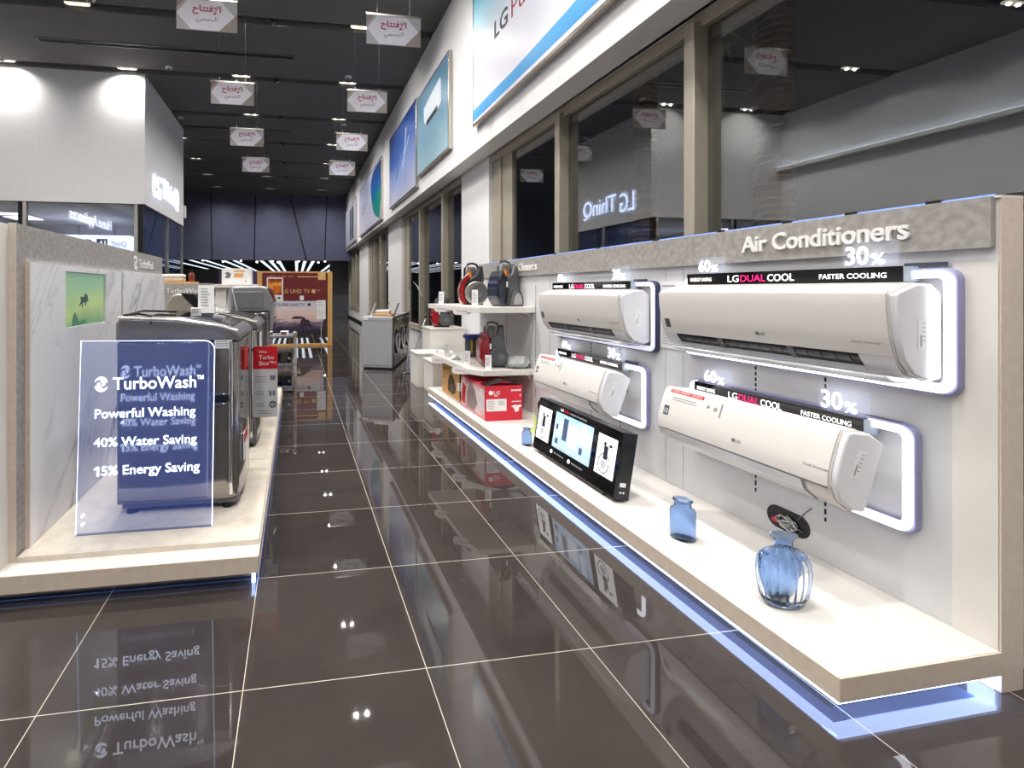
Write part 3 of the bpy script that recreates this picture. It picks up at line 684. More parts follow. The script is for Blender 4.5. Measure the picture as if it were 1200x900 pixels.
# ================================================================== LIGHT FRAMES with banner bars
def light_frame(label, y0, y1, z0, z1, bar, lit, by_pos):
    t = dthing('light_frame', label, 'lit sign frame', (XD, y0, z0), 'lit frames round the air conditioners')
    o = rrect(y0, y1, z0, z1, .04); i_ = rrect(y0 + .034, y1 - .034, z0 + .04, z1 - .034, .016)
    part('rear_ring', MB().ring(o, i_, XD - .030, XD - .001, 'x'), M('frame_lit_lavender', (150, 150, 186), .4) if lit else M('frame_unlit_navy', (46, 50, 84), .3), t, bevel=.004)  # paler ring colour carries the tube light showing through it
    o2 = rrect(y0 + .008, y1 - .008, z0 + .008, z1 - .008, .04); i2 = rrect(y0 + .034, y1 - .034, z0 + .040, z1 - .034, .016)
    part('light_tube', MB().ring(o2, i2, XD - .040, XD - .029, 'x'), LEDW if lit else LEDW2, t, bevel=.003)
    b0, b1, zb, zt = bar
    bn = part('banner_bar', B(XD - .060, XD - .012, b0, b1, zb, zt), BLACKG, t, 'glossy black banner bar', bevel=.001)
    W_ = b1 - b0; xs = XD - .0602; h = zt - zb
    def fy(f): return b1 - f * W_
    part('lettering', text('ENERGY SAVING', (xs, fy(.025), zb + .30 * h), RYm, UZ, .14 * W_, .32 * h, .001), LETW, bn)
    part('lettering', text('LG', (xs, fy(.265), zb + .20 * h), RYm, UZ, .062 * W_, .55 * h, .001), LETW, bn)
    part('lettering', text('DUAL', (xs, fy(.338), zb + .20 * h), RYm, UZ, .13 * W_, .55 * h, .001), LETP, bn, 'magenta lettering')
    part('lettering', text('COOL', (xs, fy(.478), zb + .20 * h), RYm, UZ, .125 * W_, .55 * h, .001, .006), LETW, bn)
    part('lettering', text('FASTER COOLING', (xs, fy(.71), zb + .28 * h), RYm, UZ, .24 * W_, .34 * h, .001, .004), LETW, bn)
    for num, f, wd, hh in (('60', .075, .105, .085), ('30', .805, .115, .10)):
        n_ = part('clear_plaque', poly(rrect(-.012, wd + .05, -.006, hh - .006, .02, 3), (XD - .046, fy(f), zt + .006), RYm, UZ, .004), NUMAC, t)
        part('numeral', text(num, (XD - .051, fy(f), zt + .010), RYm, UZ, wd * .66, hh * .72, .004, .012), LETW, n_)
        part('percent', text('%', (XD - .051, fy(f) - wd * .72, zt + .008), RYm, UZ, wd * .38, hh * .44, .004, .012), LETW, n_)
    part('end_block', B(XD - .058, XD - .024, b0 - .022, b0, zb + .002, zt - .002), M('pale_steel', (176, 190, 205), .3, metal=.3), t)
    part('cable_clamp', B(XD - .022, XD - .010, b0 - .09, b0 + .02, zt - .002, zt + .010), M('steel_grey', (84, 92, 102), .3, metal=.5), t)
    return t
light_frame('bright lit frame round the upper near air conditioner', 1.268, 2.392, .912, 1.345, (1.396, 2.339, 1.298, 1.356), True, 0)
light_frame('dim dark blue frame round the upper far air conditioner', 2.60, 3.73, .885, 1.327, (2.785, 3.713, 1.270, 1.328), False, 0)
light_frame('bright lit frame behind the tilted near air conditioner', 1.378, 2.352, .394, .787, (1.516, 2.291, .722, .780), True, 0)
light_frame('bright lit frame behind the tilted far air conditioner', 2.678, 3.70, .393, .790, (2.865, 3.636, .740, .795), True, 0)

# ================================================================== TRIPLE SCREEN
t = dthing('video_display', 'black tilted box with three screens showing vacuum cleaners', 'video display', (1.72, 2.77, .131))
def tb(p_):           # local frame: y along, x depth (front 0), z up; leaning back
    return p_
LEAN = math.radians(-9.5)
RM = Matrix.Rotation(-LEAN, 4, 'Y')
def vp(name, mb, m, par=None, lab=None, bevel=0.0): return part(name, mb.xf(Matrix.Translation((-.03, 0, .02)) @ RM), m, par or t, lab, bevel, local=True)
hw = .436
vp('casing', B(0, .085, -hw, hw, 0, .36), M('black_casing', (26, 28, 34), .3), bevel=.004)
fr_ = vp('front_glass', B(-.004, .0, -hw + .003, hw - .003, .004, .357), BLACKG)
for (a, b_, z0, z1, nm) in ((-.415, -.255, .085, .305, 's'), (-.205, .195, .085, .315, 'm'), (.245, .405, .085, .305, 's')):
    if nm == 's':
        sc = vp('screen', quad((-.0045, -a, z0), RYm, UZ, b_ - a, z1 - z0, .001), M('screen_white', (250, 250, 255), .3, emit=(250, 250, 255), es=1.0), fr_)
        v_ = MB()
        v_.join(quad((-.006, -a - .06, z0 + .09), RYm, UZ, .035, .075, .0006))
        v_.join(quad((-.006, -a - .055, z0 + .165), RYm, UZ, .02, .02, .0006)).join(quad((-.006, -a - .10, z0 + .165), RYm, UZ, .025, .016, .0006))
        o_ = [(.048 * math.cos(k * PI / 10), .056 * math.sin(k * PI / 10)) for k in range(20)]; i_ = [(.041 * math.cos(k * PI / 10), .05 * math.sin(k * PI / 10)) for k in range(20)]
        rg = MB().add([(-.0065, -a - .07 - p_[0], z0 + .066 + p_[1]) for p_ in o_ + i_], [(k, (k + 1) % 20, 20 + (k + 1) % 20, 20 + k) for k in range(20)])
        vp('pictured_cleaner', v_.join(rg), M('screen_grey', (40, 42, 52), .3, emit=(70, 72, 84), es=.25), sc)
        vp('pictured_wheel', disc((-.0062, -a - .07, z0 + .06), RYm, UZ, .026, .0006), M('screen_silver', (180, 184, 192), .3, emit=(170, 176, 186), es=.5), sc)
    else:
        sc = vp('screen', quad((-.0045, -a, z0), RYm, UZ, b_ - a, z1 - z0, .001), MP('screen_room', [(0, (150, 176, 206)), (.35, (172, 200, 226)), (.6, (196, 214, 236)), (1, (150, 186, 222))], axis=2, noise=.5, nscale=5, rough=.2, es=.85), fr_)
        for (dy, dz, w_, h_) in ((.10, .07, .05, .14), (.02, .12, .025, .035), (.03, .03, .03, .035), (.29, .04, .03, .04)):
            vp('pictured_object', quad((-.006, -a - dy, z0 + dz), RYm, UZ, w_, h_, .0006), M('screen_slate', (70, 84, 112), .3, emit=(74, 92, 124), es=.5), sc)
        vp('pictured_panels', quad((-.006, -a - .17, z0 + .05), RYm, UZ, .09, .13, .0006).join(quad((-.006, -a - .03, z0 + .02), RYm, UZ, .34, .006, .0006)).join(quad((-.006, -a - .29, z0 + .10), RYm, UZ, .05, .12, .0006)), M('screen_pale', (206, 222, 240), .3, emit=(208, 226, 246), es=.9), sc)
vp('lettering', text('LG', (-.0045, .16, .330), RYm, UZ, .03, .014, .0008), LETW, fr_)
vp('lettering', text('CordZero', (-.0045, .12, .330), RYm, UZ, .06, .014, .0008), M('lit_red_letter', (220, 40, 50), .4, emit=(210, 40, 40), es=.5), fr_, 'dim red lettering')
vp('lettering', text('Handstick Powerful Suction', (-.0045, .05, .330), RYm, UZ, .17, .012, .0008), M('lit_grey_letter', (170, 172, 176), .4, emit=(160, 162, 166), es=.4), fr_)
for y in (.20, .0):
    vp('touch_button', disc((-.0045, y, .050), RYm, UZ, .012, .001), LETW, fr_)
    vp('caption', text('Start Cleaning' if y else 'Product Information', (-.0045, y - .03, .045), RYm, UZ, .11, .011, .0008), M('lit_grey_letter'), fr_)
vp('side_label', quad((.018, -hw - .0008, .070), RX, UZ, .035, .022, .0008).join(disc((.028, -hw - .0008, .04), RX, UZ, .006)).join(disc((.046, -hw - .0008, .04), RX, UZ, .006)), PAPER, None, 'white side label and knobs')
part('foot', B(-.02, .10, -.33, .28, 0, .022), BLACK, t, local=True)

# ================================================================== BLUE GLASS
def bottle(label, p_, r, h, cat='bottle'):
    t = dthing('glass_bottle', label, cat, p_)
    pr = [(.0, 0), (r * .9, 0), (r, r * .12), (r, h * .70), (r * .92, h * .76), (r * .66, h * .80), (r * .64, h * .93), (r * .72, h * .94), (r * .74, h * .985), (r * .66, h), (r * .56, h * .99), (r * .54, h * .80), (r * .86, h * .74), (r * .94, h * .68), (r * .94, r * .2), (r * .8, r * .12), (0, r * .12)]
    part('vessel', MB().lathe(pr, 28, cap=False), BOTTLE, t, local=True, ang=60)
    part('rim', MB().lathe([(r * .74, h * .945), (r * .775, h * .955), (r * .775, h * .985), (r * .74, h * .995)], 28, cap=False), BOTTLE, t, local=True)
    return t
bottle('small clear blue glass bottle standing between the screen box and the ribbed vase', (1.766, 1.965, .131), .052, .178)
bottle('small blue glass bottle at the far end of the triple screen', (1.70, 3.315, .131), .037, .125)
t = dthing('glass_vase', 'ribbed blue glass vase with a flared neck near the end of the platform', 'vase', (1.757, 1.50, .131))
def rib(a, z): return 1 + (-.085 * abs(math.cos(10 * a)) ** .6 if .012 < z < .187 else 0)
ou = [(0, 0), (.060, 0), (.076, .012), (.090, .035), (.099, .08), (.102, .12), (.098, .155), (.085, .178), (.062, .190), (.042, .197), (.034, .205), (.033, .220), (.040, .236), (.051, .247)]
inn = [(.049, .245), (.037, .234), (.030, .220), (.031, .205), (.040, .193), (.060, .186), (.081, .174), (.093, .153), (.097, .12), (.094, .08), (.085, .038), (.070, .018), (0, .014)]
vm = MB().lathe(ou, 168, mod=rib, sy=.62, cap=False).lathe([ou[-1]] + inn, 168, sy=.62, cap=False)
part('vessel', vm, BOTTLE, t, local=True, ang=80)
pts = [(-.070, 0, .183), (-.088, 0, .194), (-.100, 0, .186), (-.102, 0, .165), (-.101, 0, .14)]
part('shoulder_fold', MB().tube(pts, .0055, 10), BOTTLE, t, local=True)
t = dthing('leaf_dish', 'pale green leaf shaped wire dish between the red carton and the screen', 'dish', (1.93, 3.62, .131))
lf = MB()
for k in range(7):
    a = -.9 + .3 * k
    lf.tube([(0, 0, .02), (.03 * math.cos(a), .05 * math.sin(a), .07), (.05 * math.cos(a), .12 * math.sin(a), .13 + .02 * math.cos(2 * a))], [.004, .007, .003], 6)
part('leaf_ribs', lf, M('pale_green', (176, 190, 110), .5), t, local=True)
part('base', MB().cyl((0, 0, 0), .05, .02, 'z', 18, r2=.035), M('pale_green'), t, local=True)

# ================================================================== CLEANERS: shelves, tags, cards, cartons
for (z, lab) in ((1.112, 'upper white shelf carrying two vacuum cleaners'), (.541, 'lower white shelf above the red carton')):
    t = dthing('wall_shelf', lab, 'shelf', (1.70, 4.12, z - .05))
    pl = [(1.70, 4.12), (XD - .001, 4.12), (XD - .001, 5.40), (1.60, 5.40), (1.60, 4.26)] if z < 1 else [(1.66, 4.11), (XD - .001, 4.11), (XD - .001, 5.40), (1.56, 5.40), (1.60, 4.26)]
    part('board', MB().prism(pl, z - .05, z, 'z'), WHITE, t, bevel=.002)
    for y in (4.2, 5.3):
        part('bracket', MB().prism([(XD - .001, z - .05), (XD - .10, z - .05), (XD - .03, z - .07), (XD - .001, z - .12)], y, y + .02, 'y'), WHITE, t)
def shelf_tag(lab, x, y, z, rot):
    t = dthing('price_tag', lab, 'price tag', (x, y, z), 'printed tags clipped to the shelf fronts', rot)
    part('plate', poly(rrect(-.085, .085, -.036, .036, .03), (0, 0, 0), RYm, UZ, .006), PAPER, t, local=True)
    part('print', text('Cleaner', (-.009, .05, -.008), RYm, UZ, .10, .020, .0006), M('pink_print', (206, 130, 140), .6), t, local=True)
    part('clip', B(0, .012, -.02, .02, .02, .036), SILVER, t, local=True)
shelf_tag('white oval tag on the upper shelf edge under the red and silver cleaner', 1.555, 4.86, 1.075, .95)
shelf_tag('white oval tag on the upper shelf corner under the dark cleaner', 1.565, 4.30, 1.075, .95)
shelf_tag('white oval tag on the far end of the lower shelf edge', 1.575, 5.04, .51, .95)
shelf_tag('white oval tag on the lower shelf edge between the two cartons', 1.575, 4.36, .51, .95)
def card(lab, x, y, z, rot, h=.14, frame=dthing):
    t = frame('price_card', lab, 'price card', (x, y, z), 'white standing price cards', rot) if frame is dthing else frame('price_card', lab, 'price card', (x, y, z), rot, 'white standing price cards')
    part('sheet', MB().prism([(-.03, 0), (.005, h), (.008, h), (-.024, 0)], -.028, .028, 'y'), PAPER, t, local=True)
    part('foot', B(-.03, .05, -.028, .028, 0, .004), PAPER, t, local=True)
    part('print', MB().join(lines((-.0245 + .006, .022, h * .78), RYm, (.22, 0, .975), .04, 5, h * .13, .006, .0012)), PRINT, t, local=True)
    return t
card('price card at the front corner of the upper shelf beside the dark cleaner', 1.69, 4.30, 1.112, 1.2, .16)
card('price card on the upper shelf left of the red and silver cleaner', 1.63, 5.12, 1.112, 1.1, .14)
card('price card in front of the grey wheel of the dark red cleaner', 1.78, 4.20, .541, 1.2, .13)
card('price card on the lower shelf left of the dark red cleaner', 1.70, 4.52, .541, 1.1, .13)
card('price card at the far end of the lower shelf beside the blue accessory', 1.69, 5.10, .541, 1.1, .15)
t = dthing('folded_leaflet', 'white leaflet lying open on the lower shelf by the blue accessory', 'leaflet', (1.69, 4.86, .541))
part('cover', MB().prism([(-.06, 0), (0, .045), (.06, .0), (.058, .0), (0, .042), (-.058, 0)], -.05, .05, 'y'), PAPER, t, local=True)
part('print', lines((-.03, .04, .022), RYm, (.8, 0, .6), .05, 2, .012, .004), PRINT, t, local=True)
t = dthing('plastic_wrap', 'crumpled clear plastic cover lying at the right end of the lower shelf', 'plastic cover', (2.075, 4.205, .541))
random.seed(3)
wr = MB().ell((0, 0, .052), (.11, .07, .052), 16, 10)
wr.v = [(p_[0] * (1 + random.uniform(-.15, .15)), p_[1] * (1 + random.uniform(-.2, .2)), max(0, p_[2] * (1 + random.uniform(-.25, .25)))) for p_ in wr.v]
part('cover', wr, M('milky_plastic', (226, 230, 230), .25, trans=.45, ior=1.2), t, local=True, smooth=False)
part('fold', MB().tube([(-.09, -.02, .02), (-.03, -.04, .07), (.04, -.02, .085), (.09, .0, .03)], .006, 6), M('milky_plastic'), t, local=True)

# cartons
t = dthing('carton', 'red printed vacuum cleaner carton standing on the platform', 'box', (1.656, 3.963, .131))
part('box', B(1.658, 1.995, 3.965, 4.58, .131, .43), REDBOX, t, bevel=.002)
sd = part('picture_side', quad((1.6575, 4.575, .135), RYm, UZ, .58, .29, .001), MP('carton_picture', [(0, (206, 120, 130)), (.3, (226, 214, 216)), (.7, (232, 226, 226)), (1, (206, 80, 96))], axis=2, noise=.8, nscale=3), t, 'pale side with a cleaner picture')
part('pictured_cleaner', poly([(.16, .02), (.34, .02), (.42, .10), (.36, .22), (.24, .27), (.16, .16)], (1.656, 4.575, .135), RYm, UZ, .001), M('print_taupe', (150, 130, 130), .5), sd)
part('pictured_red', poly([(.02, .05), (.10, .03), (.14, .2), (.05, .24)], (1.656, 4.575, .135), RYm, UZ, .001), RED, sd)
ln = part('maker_mark', disc((1.658 + .045, 3.9645, .375), RX, UZ, .020, .001).join(text('LG', (1.730, 3.9645, .360), RX, UZ, .055, .030, .001, .01)).join(lines((1.730, 3.9645, .345), RX, UZ, .05, 1, .01, .007)), PAPER, t)
part('white_label', quad((1.662, 3.9642, .215), RX, UZ, .185, .105, .001), PAPER, t)
part('label_print', lines((1.675, 3.963, .300), RX, UZ, .07, 6, .014, .004).join(lines((1.775, 3.963, .300), RX, UZ, .06, 4, .011, .004)), PRINT, t)
part('icon_row', MB().join(quad((1.89, 3.9643, .385), RX, UZ, .018, .014)).join(quad((1.914, 3.9643, .385), RX, UZ, .018, .014)).join(quad((1.938, 3.9643, .385), RX, UZ, .018, .014)).join(quad((1.962, 3.9643, .385), RX, UZ, .018, .014)).join(quad((1.895, 3.9643, .290), RX, UZ, .085, .008)).join(quad((1.97, 3.9643, .34), RX, UZ, .012, .012)), PAPER, t)
part('pictured_head', poly([(0, .05), (.03, .065), (.06, .06), (.09, .065), (.10, .05), (.075, .04), (.07, .01), (.045, .0), (.03, .02), (.025, .04)], (1.89, 3.9643, .20), RX, UZ, .001), PAPER, t)
part('flap', MB().prism([(1.66, .431), (1.83, .475), (1.832, .478), (1.66, .434)], 3.97, 4.10, 'y').prism([(1.995, .431), (1.83, .475), (1.828, .478), (1.995, .434)], 3.97, 4.10, 'y'), BLACK, t, 'dark open top flap')
part('flap_edge', B(1.656, 1.997, 3.962, 3.966, .428, .436), REDBOX, t)
t = dthing('carton', 'brown cardboard vacuum cleaner carton behind the red one', 'box', (1.69, 4.70, .131))
part('box', B(1.685, 1.99, 4.70, 5.26, .131, .445), CARD, t, bevel=.002)
part('pictured_cleaner', poly([(.20, .05), (.36, .03), (.44, .06), (.45, .12), (.40, .20), (.33, .235), (.26, .23), (.21, .16)], (1.684, 5.26, .131), RYm, UZ, .001), M('print_brown', (70, 58, 44), .6), t)
part('pictured_mark', disc((1.683, 4.93, .235), RYm, UZ, .04, .001).join(quad((1.684, 5.20, .39), RYm, UZ, .10, .02)).join(quad((1.684, 5.22, .30), RYm, UZ, .08, .012)), M('print_brown2', (110, 86, 56), .6), t)
part('dark_end', quad((1.688, 4.699, .16), RX, UZ, .28, .27, .001), BLACK, t, 'black printed end')
part('wrap_label', quad((1.686, 4.6985, .235), RX, UZ, .28, .085, .001).join(quad((1.684, 4.76, .235), RYm, UZ, .06, .085, .001)), PAPER, t)

# ------------------------------------------------------------------ vacuum cleaners
def vacuum(label, p_, rot, s_, shell, body_, disc_c, ring_c, style, frame=dthing):
    t = frame('vacuum_cleaner', label, 'vacuum cleaner', p_, None, rot) if frame is dthing else frame('vacuum_cleaner', label, 'vacuum cleaner', p_, rot)
    S = Matrix.Scale(s_, 4)
    def vp(name, mb, m, lab=None, par=None, bevel=0.0, ang=40): return part(name, mb.xf(S), m, par or t, lab, bevel, local=True, ang=ang)
    bod = [(-.10, .0), (.09, .0), (.135, .04), (.145, .11), (.12, .19), (.105, .28), (.10, .40), (.06, .415), (.03, .33), (-.03, .29), (-.08, .30), (-.125, .22), (-.14, .11), (-.125, .03)]
    vp('body', MB().prism(bod, -.085, .085, 'y'), body_, bevel=.02)
    if style == 'canister':
        sh = [(-.09, .0), (-.07, .02), (-.10, .12), (-.085, .22), (-.03, .30), (-.055, .335), (-.12, .27), (-.155, .17), (-.15, .06), (-.12, .005)]
        vp('shell', MB().prism(sh, -.105, .105, 'y'), shell, 'coloured front shell', bevel=.018)
        vp('shell_trim', MB().tube([(-.10, -.10, .0), (-.150, -.10, .06), (-.158, -.10, .17), (-.122, -.10, .275), (-.06, -.10, .335)], .009, 8), ring_c)
    else:
        sh = [(-.08, .015), (-.045, .03), (-.03, .16), (-.045, .30), (-.075, .36), (-.11, .33), (-.145, .22), (-.148, .10), (-.12, .03)]
        vp('shell', MB().prism(sh, -.10, .10, 'y'), shell, 'coloured front shell', bevel=.025)
        vp('shell_trim', MB().tube([(-.055, -.10, .02), (-.03, -.105, .16), (-.045, -.10, .30)], .006, 8), BLACK)
        vp('logo_plate', quad((-.055, -.1065, .19), RX, UZ, .018, .055, .002), PAPER)
    for sgn in (-1, 1):
        wy = -.085 if sgn < 0 else .085
        if style == 'wheelarch':
            w_ = vp('wheel', MB().prism([(-.02, .0), (.13, .0), (.15, .05), (.125, .13), (.075, .165), (.035, .15), (.0, .08)], wy - (.03 if sgn < 0 else 0), wy + (0 if sgn < 0 else .03), 'y'), disc_c, bevel=.012)
            yy = wy + sgn * .031
            vp('wheel_face', sheet2d([(.025, .02), (.115, .02), (.128, .05), (.105, .115), (.075, .135), (.05, .12), (.03, .07)], [tuple(range(7))] if sgn < 0 else [tuple(range(7))[::-1]], (0, yy, 0), RX, UZ, .001 * -sgn), ring_c, 'pale grey wheel face', w_)
        else:
            w_ = vp('wheel', MB().cyl((.035, wy - (.032 if sgn < 0 else 0), .128 if style == 'canister' else .115), .128 if style == 'canister' else .092, .032, 'y', 32), ring_c if style == 'canister' else disc_c, bevel=.008)
            vp('wheel_face', MB().cyl((.055 if style != 'canister' else .045, wy - (.040 if sgn < 0 else -.032), .115), .092 if style == 'canister' else .075, .008, 'y', 32), disc_c, None, w_)
            vp('wheel_hub', MB().cyl((.055, wy - (.045 if sgn < 0 else -.040), .112), .034, .005, 'y', 24), GREYP if disc_c is not GREYP else BLACK, None, w_)
    cy = vp('dust_cup', MB().xf(Matrix()).join(MB().cyl((0, 0, 0), .055, .15, 'z', 20, r2=.05).xf(Matrix.Translation((-.035, -.02, .27)) @ Matrix.Rotation(.18, 4, 'Y'))), CLEARP, bevel=.006)
    vp('cyclone', MB().cyl((0, 0, 0), .044, .11, 'z', 16, r2=.03).xf(Matrix.Translation((-.035, -.035, .30)) @ Matrix.Rotation(.18, 4, 'Y')), M('orange_plastic', (226, 130, 40), .4) if style != 'red' else GREYP, None, cy)
    vp('handle', MB().tube([(-.085, 0, .30), (-.08, 0, .40), (-.05, 0, .445), (.0, 0, .455), (.045, 0, .44), (.065, 0, .40)], .012, 10), GREYP if style != 'canister' else BLACK)
    vp('hose_neck', MB().tube([(.09, .02, .20), (.10, .02, .30), (.088, .02, .42)], [.035, .032, .03], 12), M('dark_grey_plastic', (52, 54, 58), .4))
    vp('base_rail', B(-.10, .11, -.07, .07, 0, .012), BLACK)
    return t
REDSH = M('red_gloss', (150, 16, 22), .15, coat=.5); NAVYSH = M('navy_gloss', (24, 30, 48), .15, coat=.5); WINE = M('wine_gloss', (130, 14, 24), .15, coat=.5)
DGREY = M('vacuum_grey', (92, 93, 96), .35); LGREY = M('vacuum_light_grey', (170, 168, 168), .35); WHEELG = M('wheel_grey', (82, 84, 88), .45)
vacuum('red and silver vacuum cleaner with a large ringed wheel on the upper shelf', (1.93, 4.98, 1.112), -.25, .98, REDSH, M('dark_grey_plastic'), WHEELG, SILVER, 'canister')
vacuum('dark navy and grey vacuum cleaner on the upper shelf by the header', (2.045, 4.42, 1.112), .15, .97, NAVYSH, DGREY, DGREY, LGREY, 'wheelarch')
vacuum('dark red and grey vacuum cleaner on the lower shelf above the red carton', (1.89, 4.36, .541), -.15, .93, WINE, DGREY, WHEELG, GREYP, 'red')
t = dthing('cleaning_accessory', 'blue capped cleaning accessory with yellow stripes on the lower shelf', 'accessory', (1.96, 5.02, .541))
part('cap', MB().prism(rrect(-.11, .11, -.07, .07, .05), .20, .245, 'z'), M('cobalt_plastic', (44, 54, 150), .3), t, local=True, bevel=.015)
part('body', MB().prism(rrect(-.085, .085, -.055, .055, .04), 0, .20, 'z'), M('slate_plastic', (74, 78, 96), .4), t, local=True, bevel=.01)
part('stripe', B(-.05, -.03, -.058, -.053, .04, .19).box(.01, .03, -.058, -.053, .04, .19), M('yellow_plastic', (206, 180, 50), .4), t, local=True)
t = dthing('product_pack', 'small orange and red pack beside the blue accessory', 'box', (1.93, 4.70, .541))
part('pack', B(-.05, .05, -.03, .03, 0, .17), M('orange_red_card', (190, 92, 60), .5), t, local=True, bevel=.003)
part('pack_label', quad((-.04, -.031, .11), RX, UZ, .05, .045, .001), M('pale_blue_print', (170, 180, 206), .5), t, local=True)

# white plinths and the cleaner on them
XA = 1.60
t = thing('display_plinth', 'low white plinth nearest the end of the display platform', 'plinth', (1.62, 5.62, 0))
part('block', B(1.625, 2.05, 5.62, 6.02, 0, .40), WHITE, t, bevel=.003)
part('lip', B(1.61, 2.06, 5.605, 6.03, .385, .402), WHITE, t, bevel=.002)
t = thing('display_plinth', 'low white plinth set back on the aisle side', 'plinth', (1.52, 6.10, 0))
part('block', B(1.56, 1.98, 6.10, 6.50, 0, .44), WHITE, t, bevel=.003)
part('lip', B(1.545, 1.99, 6.09, 6.51, .425, .442), WHITE, t, bevel=.002)
t = thing('display_plinth', 'tall white plinth under the red and black cleaner by the window', 'plinth', (1.80, 6.54, 0))
part('block', B(1.86, 2.36, 6.54, 7.0, 0, .73), WHITE, t, bevel=.003)
part('lip', B(1.845, 2.37, 6.53, 7.01, .715, .732), WHITE, t, bevel=.002)
vacuum('red and black vacuum cleaner on the tall white plinth', (2.08, 6.76, .732), -.1, .98, REDSH, M('charcoal_plastic', (40, 41, 44), .35), WHEELG, GREYP, 'red', thing)
card('price card standing on the low plinth nearest the platform', 1.74, 5.80, .402, 1.1, .13, thing)
card('price card lying near the back of the low white plinth', 1.93, 5.86, .402, .9, .10, thing)

# thin bent metal stand
t = thing('metal_stand', 'thin bent silver display stand leaning by the washing machine row', 'stand', (1.64, 7.1, 0))
part('pole', MB().tube([(1.74, 7.06, 1.40), (1.82, 7.08, 1.30), (1.93, 7.1, 1.06), (1.94, 7.1, .86), (1.81, 7.1, .44), (1.65, 7.1, .04)], .011, 8), CHROME, t)
part('rear_pole', MB().tube([(1.70, 7.16, 1.36), (1.69, 7.15, .7), (1.65, 7.12, .04)], .008, 8), CHROME, t)
part('joint', MB().ell((1.94, 7.1, .86), (.022, .022, .022)), BLACK, t)
part('foot', MB().tube([(1.57, 7.06, .012), (1.65, 7.1, .03), (1.72, 7.05, .012)], .012, 8).tube([(1.65, 7.1, .03), (1.64, 7.2, .012)], .012, 8), CHROME, t)
part('cross_bar', MB().tube([(1.66, 7.12, .18), (1.72, 7.1, .20)], .006, 6), CHROME, t)

# row of three front loaders, turned towards the windows
GW = M('washer_grey_side', (178, 180, 185), .4, metal=.2, var=.03)
MA = math.radians(-21)
w0 = None
for k, lab in enumerate(('grey front loading washing machine nearest in the row, its side to the aisle', 'grey front loading washing machine in the middle of the row by the window', 'grey front loading washing machine at the far end of the row by the window')):
    # local: x = depth (front at +x), y = along the row
    if w0 is None:
        t = thing('front_loader', lab, 'washing machine', (1.04, 7.69, 0), MA)
        L_ = dict(local=True)
        part('cabinet', B(0, .50, .005, .595, .02, .84), GW, t, local=True, bevel=.012)
        part('front_panel', B(.50, .525, .005, .595, .03, .835), STEEL, t, local=True, bevel=.02)
        d_ = part('door', MB().cyl((.525, .30, .42), .20, .03, 'x', 32), CHROME, t, local=True, bevel=.01)
        part('door_glass', MB().cyl((.535, .30, .42), .145, .03, 'x', 32, r2=.10), BLACKG, d_, local=True)
        part('control_panel', B(.52, .532, .03, .57, .72, .815), BLACKG, t, local=True, bevel=.004)
        part('dial', MB().cyl((.53, .30, .768), .03, .02, 'x', 20), CHROME, t, local=True)
        for fx in (.05, .45):
            for fy in (.06, .54): part('foot', MB().cyl((fx, fy, 0), .025, .025, 'z', 12), BLACK, t, local=True)
        part('side_groove', B(.03, .47, .0, .006, .055, .065).box(.03, .47, .0, .006, .775, .78), M('side_shadow_grey', (120, 122, 128), .4), t, local=True)
        part('rating_label', quad((.02, .0035, .79), RX, UZ, .08, .03, .001), PAPER, t, local=True)
        w0 = t
    else:
        t = copy_tree(w0); o_ = Matrix.Rotation(MA, 3, 'Z') @ Vector((0, .60 * k, 0)); t.location = (1.04 + o_.x, 7.69 + o_.y, 0)
    t['label'] = lab; t['group'] = 'row of front loading washing machines'
def mach(x, y, z): o_ = Matrix.Rotation(MA, 3, 'Z') @ Vector((x, y, 0)); return (1.04 + o_.x, 7.69 + o_.y, z)
def mthing(n, lab, cat, p_): return thing(n, lab, cat, mach(*p_), MA)
t = mthing('wooden_tray', 'pale wooden tray on top of the nearest front loader', 'tray', (.30, .30, .84))
part('base', B(-.15, .17, -.15, .15, .0, .012), WOOD, t, local=True)
part('rim', B(-.15, .17, -.15, -.14, .0, .035).box(-.15, .17, .14, .15, .0, .035).box(-.15, -.14, -.15, .15, .0, .035).box(.16, .17, -.15, .15, .0, .035), WOOD, t, local=True)
def towels(n, lab, fr_, p_, size, cols):
    t = fr_(n, lab, 'towels', p_)
    for k, c_ in enumerate(cols):
        z = k * .045; sx, sy = size
        part('folded_towel', MB().prism([(-sx, z), (-sx - .012, z + .02), (-sx, z + .042), (sx, z + .045), (sx + .01, z + .022), (sx, z)], -sy, sy, 'y'), c_, t, local=True, bevel=.012)
    return t
TOW = M('towel_white', (236, 232, 226), .9, scale=90, var=.06); TOWB = M('towel_beige', (216, 196, 170), .9, scale=90, var=.08)
towels('towel_stack', 'folded cream and white towels on the tray on the front loader', mthing, (.30, .30, .852), (.11, .10), (TOWB, TOW))
for k, (x, y, lab) in enumerate(((.08, .55, 'tilted grey card standing behind the towels at left'), (.26, .80, 'tilted grey card standing behind the towels in the middle'), (.42, .95, 'tilted dark card standing behind the towels at right'))):
    t = mthing('price_card', lab, 'price card', (x, y, .84))
    part('sheet', MB().prism([(-.045, 0), (.03, .20), (.04, .20), (-.035, 0)], -.06, .06, 'y'), PAPER if k == 0 else GREYP, t, local=True)
    part('foot', B(-.045, .04, -.06, .06, 0, .004), PAPER if k == 0 else GREYP, t, local=True)

